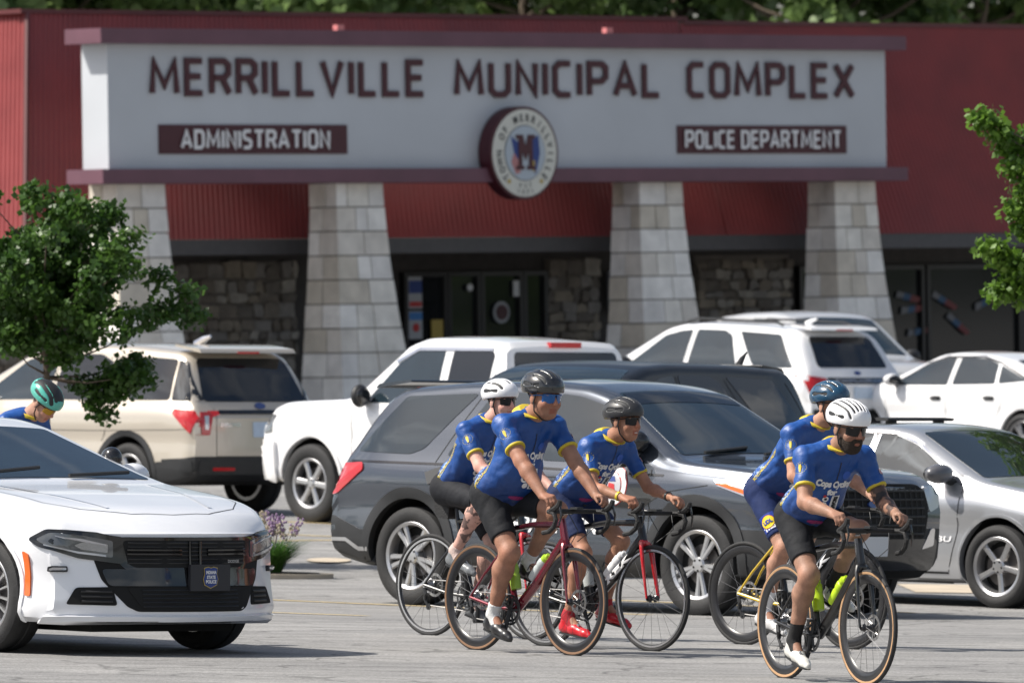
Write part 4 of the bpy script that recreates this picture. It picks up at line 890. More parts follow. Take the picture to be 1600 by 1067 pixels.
for s, ax in ((1, 'l'), (-1, 'r')):
    for a in c.p['axles']: c.ring(a, .392, .425, ax, chw, 'arch_lip', off=.012)
    c.seam([(.95, 1.0), (.98, .7), (.9, .28)], ax); c.seam([(-.09, 1.38), (-.09, .28)], ax); c.handle(.06, .86, s, chw); c.handle(-.86, .88, s, chw)
    c.patch('side_marker', rpoly([(1.965, .36), (2.01, .36), (2.0, .62), (1.95, .64)], .012), ax, amber, .012)
    c.mirror(.48, 1.02, s, chw, (.11, .12, .08))
    c.patch('tail_light', rpoly([(-2.52, .86), (-2.2, .88), (-2.2, .98), (-2.52, .98)], .02), ax, redl, .01)
    # headlamp: dark housing with bright strips
    hl = c.patch('headlight', rpoly([(s * .47, .735), (s * .47, .565), (s * .72, .60), (s * .90, .665), (s * .93, .715), (s * .86, .775), (s * .70, .765)], .02), 'f', glossb, .012, label='black-rimmed headlamp')
    c.patch('lamp_housing', rpoly([(s * .53, .71), (s * .53, .605), (s * .72, .628), (s * .885, .685), (s * .905, .712), (s * .85, .752), (s * .70, .742)], .015), 'f', lampg, .018, hl)
    c.patch('lamp_strip', rpoly([(s * .57, .61), (s * .72, .63), (s * .88, .675), (s * .88, .682), (s * .72, .642), (s * .57, .622)], .002), 'f', lampw, .024, hl, step=.05)
    c.patch('lamp_strip', rpoly([(s * .57, .688), (s * .70, .722), (s * .83, .733), (s * .83, .727), (s * .70, .714), (s * .57, .68)], .002), 'f', lampw, .024, hl, step=.05)
    c.patch('lamp_reflector', rpoly([(s * .56, .635), (s * .70, .655), (s * .74, .68), (s * .70, .70), (s * .56, .69)], .008), 'f', mat('lamp_silver', (.35, .35, .36), .2, .8, coat=1.), .023, hl)
    fo = c.patch('fog_opening', rpoly([(s * .52, .31), (s * .80, .315), (s * .74, .42), (s * .54, .425)], .02), 'f', under, .008)
    for z in (.335, .365, .395): MB().tube([c.hit(s * y, z, 'f')[0] + Vector((.012, 0, 0)) for y in (.55, .63, .72)], .008, 5).build('fog_slat', blackp, fo)
    led = c.patch('warning_light', rpoly([(s * .775, .515), (s * .865, .515), (s * .865, .55), (s * .775, .55)], .008), 'f', blackp, .02)
    c.patch('led_lens', rpoly([(s * .783, .525), (s * .857, .525), (s * .857, .54), (s * .783, .54)], .004), 'f', lampw, .026, led)
gp = c.patch('grille_surround', rpoly([(-.50, .735), (.50, .735), (.50, .58), (.46, .53), (-.46, .53), (-.50, .58)], .03), 'f', glossb, .011)
gr = c.patch('grille', rpoly([(-.475, .715), (.475, .715), (.44, .565), (.40, .545), (-.40, .545), (-.44, .565)], .03), 'f', under, .016)
for z in (.575, .60, .625, .65, .675, .70): MB().tube([c.hit(y, z, 'f')[0] + Vector((.016, 0, 0)) for y in (-.45, -.3, -.15, 0, .15, .3, .45)], .0065, 5).build('grille_slat', blackp, gr)
for z in (.63, .655): MB().tube([c.hit(y, z, 'f')[0] + Vector((.024, 0, 0)) for y in (-.46, -.3, -.1)], .010, 6).build('cross_bar', glossb, gr); MB().tube([c.hit(y, z, 'f')[0] + Vector((.024, 0, 0)) for y in (.46, .3, .1)], .010, 6).build('cross_bar', glossb, gr)
for s in (-1, 1): MB().tube([c.hit(s * .04, z, 'f')[0] + Vector((.024, 0, 0)) for z in (.56, .64, .71)], .010, 6).build('cross_bar', glossb, gr)
c.decal('DODGE', .27, .575, .11, .018, 'f', alloy, off=.03)
c.patch('bumper_inset', rpoly([(-.64, .60), (.64, .60), (.60, .47), (.46, .30), (.40, .275), (-.40, .275), (-.46, .30), (-.60, .47)], .02), 'f', under, .006)
c.patch('bumper_band', rpoly([(-.60, .535), (.60, .535), (.56, .43), (-.56, .43)], .03), 'f', glossb, .012)
lg = c.patch('lower_grille', rpoly([(-.46, .425), (.46, .425), (.38, .30), (.32, .285), (-.32, .285), (-.38, .30)], .03), 'f', under, .010)
for k, z in enumerate((.305, .33, .355, .38, .405)): MB().tube([c.hit(y, z, 'f')[0] + Vector((.012, 0, 0)) for y in (-.37, -.2, 0, .2, .37)], .005, 4).build('grille_slat', blackp, lg)
c.patch('bumper_lip', rpoly([(-.88, .215), (.88, .215), (.88, .25), (-.88, .25)], .01), 'f', chw, .03)
hx = c.hit(.05, .49, 'f')[0].x
pl = MB().box((hx + .03, .10, .485), (.025, .31, .165)).build('front_plate', ink, c.root)
shp = [(-.05, .055), (-.02, .062), (0, .056), (.02, .062), (.05, .055), (.045, .02), (.055, -.01), (.045, -.045), (0, -.065), (-.045, -.045), (-.055, -.01), (-.045, .02)]
PF = Matrix(((0, 0, 1, hx + .044), (1, 0, 0, .10), (0, 1, 0, .487), (0, 0, 0, 1)))
MB().prism([(a * 1.08, b_ * 1.08) for a, b_ in shp], 0, .002, PF).build('shield_rim', yelp, pl); MB().prism(shp, .002, .004, PF).build('shield', navy, pl)
for t_, z, wd in (('INDIANA', .022, .08), ('STATE', -.008, .068), ('POLICE', -.036, .082)):
    g, f = text_geo(t_, .02 / CAPH, .0012, width=wd); obj('lettering', mesh('lettering', [PF @ Vector((q[0] - wd / 2, q[1] + z, .007)) for q in g], f, whitep), pl, kind='stuff')
c.seam([(1.90, -.76), (2.08, -.60), (2.22, -.3), (2.25, 0), (2.22, .3), (2.08, .60), (1.90, .76)], 't', .006, name='hood_gap')
for s in (1, -1): c.seam([(1.90, s * .76), (1.7, s * .79), (1.1, s * .80)], 't', .006, name='hood_gap'); c.seam([(2.10, s * .40), (1.6, s * .55), (1.15, s * .62)], 't', .03, chw, 'hood_crease', .006)
ud = MB(); ud.box((1.85, 0, .17), (.6, 1.1, .06)); ud.build('splash_shield', under, c.root)
wp = MB(); wp.tube([(1.0, -.62, 1.10), (.97, -.1, 1.14)], .012, 6); wp.tube([(1.02, .1, 1.09), (.98, .6, 1.11)], .012, 6); wp.build('wiper', blackp, c.root)
for s in (1, -1):
    q = MB(); q.ell((.45, s * .86, 1.19), (.080, .066, .074)); q.tube([(.34, s * .70, 1.17), (.42, s * .82, 1.18)], .018, 8); q.build('spot_lamp', glossb, c.root)
c.wheels((16, (.016, .026), False), .25)
# driver's side fittings seen through the glass are reflected sky only
# ------------------------------------------------------------------ smooth bodies from blended round shapes
def V(*a): return np.array(a, float)
def nrm(a): return a / max(1e-9, np.linalg.norm(a))
class Blob:
    """a set of blended shapes, turned into one continuous surface"""
    def __init__(s): s.p = []
    def cone(s, a, b, ra, rb, k=.02, clip=(), sub=False): s.p.append(('c', np.array(a, float), np.array(b, float), ra, rb, k, clip, sub)); return s
    def ell(s, c, r, M=None, k=.02, clip=(), sub=False): s.p.append(('e', np.array(c, float), np.array(r, float), np.eye(3) if M is None else np.array(M, float), None, k, clip, sub)); return s
    def mesh(s, name, m, h=.0065, planes=(), col=None, relax=1, wrinkle=None):
        lo = np.full(3, 9.); hi = np.full(3, -9.)
        for q in s.p:
            if q[7]: continue
            r = max(q[3], q[4]) if q[0] == 'c' else q[2].max()
            for e in ((q[1], q[2]) if q[0] == 'c' else (q[1],)): lo = np.minimum(lo, e - r); hi = np.maximum(hi, e + r)
        lo -= .03; hi += .03; n = np.ceil((hi - lo) / h).astype(int) + 1; D = np.full(n, .2, np.float32)
        gx = [lo[i] + h * np.arange(n[i]) for i in range(3)]
        for q in s.p:
            if q[0] == 'c': r = max(q[3], q[4]); a0 = np.minimum(q[1], q[2]) - r; a1 = np.maximum(q[1], q[2]) + r
            else: a0 = q[1] - q[2].max(); a1 = q[1] + q[2].max()
            pad = q[5] + .025; i0 = np.maximum(0, ((a0 - pad - lo) / h).astype(int)); i1 = np.minimum(n, ((a1 + pad - lo) / h).astype(int) + 2)
            if (i1 <= i0).any(): continue
            sl = tuple(slice(i0[i], i1[i]) for i in range(3)); X, Y, Z = np.meshgrid(*[gx[i][sl[i]] for i in range(3)], indexing='ij', sparse=True)
            if q[0] == 'c':
                a, b, ra, rb = q[1:5]; ab = b - a; L2 = max(1e-9, ab @ ab)
                t = np.clip(((X - a[0]) * ab[0] + (Y - a[1]) * ab[1] + (Z - a[2]) * ab[2]) / L2, 0, 1)
                d = np.sqrt((X - a[0] - t * ab[0]) ** 2 + (Y - a[1] - t * ab[1]) ** 2 + (Z - a[2] - t * ab[2]) ** 2) - (ra + (rb - ra) * t)
            else:
                c, r, M = q[1:4]; x, y, z = X - c[0], Y - c[1], Z - c[2]
                u = (x * M[0, 0] + y * M[1, 0] + z * M[2, 0]); v = (x * M[0, 1] + y * M[1, 1] + z * M[2, 1]); w = (x * M[0, 2] + y * M[1, 2] + z * M[2, 2])
                k0 = np.sqrt((u / r[0]) ** 2 + (v / r[1]) ** 2 + (w / r[2]) ** 2); k1 = np.sqrt((u / r[0] ** 2) ** 2 + (v / r[1] ** 2) ** 2 + (w / r[2] ** 2) ** 2); d = k0 * (k0 - 1) / np.maximum(k1, 1e-6)
            for o, nn in q[6]: d = np.maximum(d, (X - o[0]) * nn[0] + (Y - o[1]) * nn[1] + (Z - o[2]) * nn[2])
            E = D[sl]; k = q[5]
            if q[7]:
                hh = np.clip(k - np.abs(-d - E), 0, None) / k; D[sl] = np.maximum(E, -d) + hh * hh * k * .25
            else:
                hh = np.clip(k - np.abs(d - E), 0, None) / k; D[sl] = np.minimum(E, d) - hh * hh * k * .25
        for o, nn in planes:
            X, Y, Z = np.meshgrid(*gx, indexing='ij', sparse=True); D = np.maximum(D, (X - o[0]) * nn[0] + (Y - o[1]) * nn[1] + (Z - o[2]) * nn[2])
        S = D < 0; cnt = np.zeros(n - 1, np.int8); cs = [(i, j, k) for i in (0, 1) for j in (0, 1) for k in (0, 1)]
        for c in cs: cnt += S[tuple(slice(c[i], c[i] + n[i] - 1) for i in range(3))]
        act = (cnt > 0) & (cnt < 8); ijk = np.argwhere(act); idx = np.full(n - 1, -1, np.int64); idx[act] = np.arange(len(ijk))
        val = np.stack([D[ijk[:, 0] + c[0], ijk[:, 1] + c[1], ijk[:, 2] + c[2]] for c in cs], 1); pos = np.zeros((len(ijk), 3)); num = np.zeros(len(ijk))
        for a in range(8):
            for b in range(a + 1, 8):
                if sum(abs(cs[a][i] - cs[b][i]) for i in range(3)) != 1: continue
                mk = (val[:, a] < 0) != (val[:, b] < 0); t = val[mk, a] / (val[mk, a] - val[mk, b])
                pos[mk] += np.array(cs[a]) + t[:, None] * (np.array(cs[b]) - np.array(cs[a])); num[mk] += 1
        P = lo + h * (ijk + pos / num[:, None]); F = []
        for ax in range(3):
            u, v = (ax + 1) % 3, (ax + 2) % 3; s0 = [slice(0, n[i] - 1) for i in range(3)]; s1 = list(s0)
            for q_ in (u, v): s0[q_] = slice(1, n[q_] - 1); s1[q_] = slice(1, n[q_] - 1)
            s1[ax] = slice(1, n[ax]); A, B = S[tuple(s0)], S[tuple(s1)]; e = np.argwhere(A != B)
            if not len(e): continue
            fl = A[tuple(e.T)]; e = e.copy(); e[:, u] += 1; e[:, v] += 1; du = np.eye(3, dtype=int)[u]; dv = np.eye(3, dtype=int)[v]
            q = np.stack([idx[tuple((e - du - dv).T)], idx[tuple((e - dv).T)], idx[tuple(e.T)], idx[tuple((e - du).T)]], 1); q[~fl] = q[~fl][:, ::-1]; F.append(q)
        F = np.concatenate(F)
        for _ in range(relax):
            acc = np.zeros_like(P); c2 = np.zeros(len(P))
            for i in range(4):
                np.add.at(acc, F[:, i], P[F[:, (i + 1) % 4]]); np.add.at(c2, F[:, i], 1)
            P = P * .5 + .5 * acc / np.maximum(c2, 1)[:, None]
        me = npmesh(name, P, F, m)
        if wrinkle:
            N = np.zeros(len(P) * 3, np.float32); me.vertices.foreach_get('normal', N); N = N.reshape(-1, 3); d1, d2 = wrinkle[1], wrinkle[2]
            q = P - np.outer(P @ d1, d1) * .72; a = hashn(q, 17., 4) - .5; b = hashn(P - np.outer(P @ d2, d2) * .75, 30., 6) - .5; P2 = P + N * ((np.abs(a) * 2 - .5) * wrinkle[0] + b * wrinkle[0] * .8)[:, None]; me.vertices.foreach_set('co', P2.astype(np.float32).ravel()); me.update()
        if col is not None: setcol(me, col(P))
        return me
def hashn(P, s, seed=0):
    """cheap value noise for coloured patterns"""
    q = P * s; i = np.floor(q).astype(np.int64); f = q - i; f = f * f * (3 - 2 * f); out = 0
    for a in (0, 1):
        for b in (0, 1):
            for c in (0, 1):
                hsh = ((i[:, 0] + a) * 374761393 + (i[:, 1] + b) * 668265263 + (i[:, 2] + c) * 2147483647 + seed * 144665) & 0xffffffff
                hsh = ((hsh ^ (hsh >> 13)) * 1274126177) & 0xffffffff; r = ((hsh ^ (hsh >> 16)) & 0xffff) / 65535.
                out = out + r * (f[:, 0] if a else 1 - f[:, 0]) * (f[:, 1] if b else 1 - f[:, 1]) * (f[:, 2] if c else 1 - f[:, 2])
    return out
def ik(a, b, l1, l2, pole):
    d = b - a; L = min(np.linalg.norm(d), (l1 + l2) * .999); u = nrm(d); x = (l1 * l1 - l2 * l2 + L * L) / (2 * L); hgt = math.sqrt(max(0, l1 * l1 - x * x)); p = nrm(pole - u * (pole @ u)); return a + u * x + p * hgt

# ------------------------------------------------------------------ bicycles (x forward, origin on the ground under the crank)
spoke_m = mat('spoke', (.10, .10, .105), .35, .7); tan_m = mat('tan_sidewall', (.42, .25, .13), .7, var=.15); carbon = mat('carbon_rim', (.016, .016, .018), .35, coat=.3, var=.2)
silverm = mat('bright_alloy', (.6, .6, .62), .25, .9); tape = mat('bar_tape', (.012, .012, .013), .7, bump=.3, bscale=80); brown_r = mat('disc_steel', (.45, .44, .43), .35, .9)
def bike(label, x, y, ang, fm, fork_m=None, deep=True, tanwall=False, disc=True, stays=None, crank=265, seat_z=.95, hood=(.66, .955), logo=None, brk=False, top_m=None):
    root = empty('bicycle', label=label, cat='bicycle', group='road bicycles of the riders'); stand(root, x, y, ang)
    WR = .338; RA, FA = (-.41, WR), (.59, WR); BB = (0, .27); fork_m = fork_m or fm; stays = stays or fm
    def p3(q, yy=0.): return (q[0], yy, q[1])
    for nm, ax in (('rear_wheel', RA), ('front_wheel', FA)):
        c = (ax[0], 0, ax[1]); ri = .262 if deep else .297; w = MB()
        w.lathe([(.317, -.012), (.312, -.0125), ((ri + .317) / 2, -.0135 if deep else -.0115), (ri + .008, -.008), (ri, 0), (ri + .008, .008), ((ri + .317) / 2, .0135 if deep else .0115), (.312, .0125), (.317, .012)], 56, c)
        if not deep:
            w.cur = 1; w.lathe([(.317, -.0122), (.304, -.0122), (.304, -.0128), (.317, -.0128)], 56, c); w.lathe([(.317, .0122), (.304, .0122), (.304, .0128), (.317, .0128)], 56, c); w.cur = 0
        wo = w.build(nm, [carbon, brk or silverm], root)
        t = MB(); t.lathe([(.3165 + .0145 + .0145 * math.cos(a) * (1.0), .0145 * math.sin(a)) for a in [2 * math.pi * i / 12 for i in range(12)]], 56, c)
        ty = t.build('tyre', rubber, wo)
        if tanwall:
            for s in (-1, 1): MB().lathe([(.3175, s * .0128), (.324, s * .0148), (.3315, s * .0151), (.3315, s * .013), (.324, s * .013)], 56, c).build('sidewall', tanwall, wo)
        sp = MB(); nsp = 20
        for i in range(nsp):
            a = 2 * math.pi * i / nsp; o = a + (.5 if i % 2 else -.5); s = 1 if i % 4 < 2 else -1
            sp.tube([(c[0] + .022 * math.cos(o), s * .026, c[2] + .022 * math.sin(o)), (c[0] + (ri + .004) * math.cos(a), 0, c[2] + (ri + .004) * math.sin(a))], .0013, 4, False)
        sp.build('spokes', spoke_m, wo, kind='stuff')
        MB().lathe([(.012, -.05), (.018, -.045), (.018, -.03), (.024, -.028), (.024, -.022), (.014, -.015), (.014, .015), (.024, .022), (.024, .028), (.018, .03), (.018, .045), (.012, .05)], 16, c).build('hub', carbon, wo)
        if disc:
            d = MB(); d.lathe([(.08, .036), (.062, .036), (.062, .0385), (.08, .0385)], 36, c)
            for i in range(6): a = i * math.pi / 3; d.tube([(c[0] + .02 * math.cos(a), .037, c[2] + .02 * math.sin(a)), (c[0] + .064 * math.cos(a + .4), .037, c[2] + .064 * math.sin(a + .4))], .004, 4)
            d.build('brake_rotor', brown_r, wo)
    # frame: each tube its own part
    ST = (-.155, .79); SEAT = (-.19, seat_z); HT, HB = (.455, .86), (.498, .705)
    def tb(name, pts, r, m, n=10, sq=1.): return MB().tube(pts, r, n, sq=sq).build(name, m, root)
    dt = tb('down_tube', [p3((HB[0] - .005, HB[1] + .03)), p3((.25, .485)), p3(BB)], [.029, .033, .030], fm)
    tb('top_tube', [p3((HT[0], HT[1] - .035)), p3((.15, .815)), p3((ST[0] + .01, ST[1] - .02))], [.026, .019, .017], top_m or fm); tb('seat_tube', [p3(BB), p3(ST)], [.022, .018], fm); tb('head_tube', [p3(HT), p3(HB)], [.024, .028], fm)
    tb('seat_post', [p3(ST), p3((SEAT[0] + .01, SEAT[1] - .04))], .0145, carbon)
    for s in (1, -1):
        tb('chain_stay', [p3((-.01, .27), s * .03), p3((-.2, .29), s * .05), p3(RA, s * .062)], [.015, .012, .010], stays); tb('seat_stay', [p3((-.125, .66), s * .012), p3((-.3, .48), s * .04), p3(RA, s * .062)], [.010, .008, .008], stays)
        tb('fork_blade', [p3((HB[0] + .002, HB[1] - .01), s * .022), p3((.522, .66), s * .042), p3((.55, .52), s * .048), p3(FA, s * .054)], [.021, .019, .015, .010], fork_m, sq=.75)
    MB().ell(p3((HB[0] + .003, HB[1] - .012)), (.03, .04, .028)).build('fork_crown', fork_m, root)
    # saddle
    sd = MB(); v = []; prof = [(-.13, .068, 0), (-.11, .072, .012), (-.05, .062, .006), (.02, .030, .0), (.09, .020, .0), (.135, .016, -.006)]
    for px, hw, dz in prof: v += [(SEAT[0] + px, -hw, SEAT[1] + dz - .018), (SEAT[0] + px, -hw * .7, SEAT[1] + dz), (SEAT[0] + px, 0, SEAT[1] + dz + .004), (SEAT[0] + px, hw * .7, SEAT[1] + dz), (SEAT[0] + px, hw, SEAT[1] + dz - .018), (SEAT[0] + px, 0, SEAT[1] + dz - .028)]
    sd.add(v, [(6 * i + j, 6 * i + (j + 1) % 6, 6 * i + 6 + (j + 1) % 6, 6 * i + 6 + j) for i in range(5) for j in range(6)] + [(5, 4, 3, 2, 1, 0), (30, 31, 32, 33, 34, 35)]); so = sd.build('saddle', tape, root)
    MB().tube([p3((SEAT[0] - .09, SEAT[1] - .02), .02), p3((SEAT[0], SEAT[1] - .045), .02), p3((SEAT[0] + .1, SEAT[1] - .02), .015)], .004, 5).build('saddle_rail', silverm, so)
    # cockpit
    bx, bz = hood[0] - .10, hood[1] - .045
    MB().tube([p3((HT[0] - .005, HT[1] + .02)), p3((HT[0] - .012, HT[1] + .045)), p3((bx, bz))], [.02, .02, .018], 10).build('stem', carbon, root)
    hb = MB(); hb.tube([(bx, -.19, bz), (bx, -.08, bz + .002), (bx, .08, bz + .002), (bx, .19, bz)], [.0145, .0155, .0155, .0145], 8)
    for s in (1, -1): hb.tube([(bx, s * .19, bz), (bx + .04, s * .208, bz), (bx + .085, s * .212, bz - .01), (bx + .105, s * .213, bz - .05), (bx + .085, s * .214, bz - .095), (bx + .04, s * .216, bz - .125), (bx - .02, s * .218, bz - .135)], .0155, 8)
    ho = hb.build('handlebar', tape, root)
    for s in (1, -1):
        MB().tube([(bx + .05, s * .21, bz + .008), (bx + .10, s * .212, bz + .022), (bx + .135, s * .212, bz + .045), (bx + .145, s * .212, bz + .075)], [.018, .02, .02, .014], 8).build('brake_hood', tape, root)
        MB().tube([(bx + .145, s * .212, bz + .04), (bx + .165, s * .216, bz - .02), (bx + .15, s * .222, bz - .085)], [.009, .007, .005], 6).build('brake_lever', glossb, root)
    MB().box((bx + .045, 0, bz + .022), (.07, .05, .014)).box((bx + .01, 0, bz + .016), (.05, .02, .012)).build('bike_computer', blackp, root)
    cb = MB(); cb.tube([(bx + .09, .1, bz - .01), (bx + .14, .07, bz - .1), (bx + .03, .02, bz - .19)], .0028, 5); cb.tube([(bx + .09, -.1, bz - .01), (bx + .14, -.06, bz - .12), (bx + .02, -.02, bz - .2)], .0028, 5); cb.build('cables', blackp, root)
    # drivetrain on the right (-y)
    ch = MB(); n = 40
    for rr, yy in ((.098, -.048), (.075, -.042)):
        pr = []; 
        ch.lathe([(rr, yy - .0015), (rr - .014, yy - .0015), (rr - .014, yy + .0015), (rr, yy + .0015)], 40, (0, 0, .27))
    for i in range(5): a = 2 * math.pi * i / 5; ch.tube([(0, -.05, .27), (.086 * math.cos(a), -.048, .27 + .086 * math.sin(a))], [.011, .006], 6)
    ch.build('chainring', blackp, root)
    ca = R(crank)
    for s, aa in ((-1, ca), (1, ca + math.pi)):
        px, pz = .172 * math.cos(aa), .27 + .172 * math.sin(aa)
        arm = MB().tube([(0, s * .055, .27), (px, s * .082, pz)], [.016, .011], 8).build('crank_arm', blackp, root); pd = MB(); pd.box((px, s * .125, pz - .002), (.075, .055, .012)); pd.tube([(px, s * .08, pz), (px, s * .11, pz)], .006, 6); pd.build('pedal', blackp, arm)
    cas = MB()
    for k in range(8): rr = .054 - k * .004; yy = -.022 - k * .004; cas.lathe([(rr, yy - .001), (.012, yy - .001), (.012, yy + .001), (rr, yy + .001)], 24, (RA[0], 0, RA[1]))
    cas.build('cassette', silverm, root)
    chn = MB(); chn.tube([(0, -.047, .27 + .098), (RA[0], -.040, RA[1] + .035)], .004, 4); chn.tube([(0, -.047, .27 - .098), (RA[0] + .03, -.044, RA[1] - .135), ], .004, 4); chn.build('chain', brown_r, root)
    rd = MB(); rd.tube([(RA[0] - .005, -.055, RA[1] - .02), (RA[0] + .015, -.06, RA[1] - .06), (RA[0] + .0, -.05, RA[1] - .10), (RA[0] + .03, -.047, RA[1] - .15)], [.012, .013, .009, .008], 6); rd.lathe([(.022, -.049), (.004, -.049), (.004, -.043), (.022, -.043)], 14, (RA[0] + .0, 0, RA[1] - .085)); rd.lathe([(.022, -.049), (.004, -.049), (.004, -.043), (.022, -.043)], 14, (RA[0] + .03, 0, RA[1] - .145)); rd.build('derailleur', blackp, root)
    for zz in (.42, .55):
        t = (zz - .27) / (HB[1] - .27); xx = HB[0] * t
    MB().tube([(.19, 0, .50), (.16, .04, .53), (.13, .0, .56), (.16, -.04, .53)], .004, 5).build('bottle_cage', carbon, root)
    if logo:
        A, B = Vector(p3((.10, .365))), Vector(p3((.44, .645))); d = (B - A); L = d.length; d.normalize(); up = Vector((-d.z, 0, d.x))
        for s in (-1, 1):
            g, f = text_geo(logo, .052, .004, width=L * .9); v = []
            for q in g:
                u = q[0] if s < 0 else L * .9 - q[0]; h_ = q[1] - .018; yy = math.sqrt(max(1e-5, .0335 ** 2 - h_ * h_)) + .003; v.append(A + d * u + up * h_ + Vector((0, s * yy, 0)))
            obj('lettering', mesh('lettering', v, f, whitep), dt, kind='stuff')
    return root
def bottle(x, y, ang, pos, axis, m, capm, label):
    """a bottle standing in a cage, placed in the bicycle's own axes"""
    a = Vector(axis).normalized(); c = Vector(pos); root = empty('water_bottle', label=label, cat='bottle', group='water bottles on the bicycles'); stand(root, x, y, ang)
    pr = [(.0, .034), (.03, .036), (.09, .036), (.105, .031), (.12, .036), (.155, .036), (.17, .026)]
    MB().tube([c + a * p for p, r in pr], [r for p, r in pr], 16).build('flask', m, root, smooth=60); pr = [(.168, .027), (.172, .031), (.195, .029), (.2, .016), (.222, .012)]
    MB().tube([c + a * p for p, r in pr], [r for p, r in pr], 14).build('cap', capm, root, smooth=50)
    return root

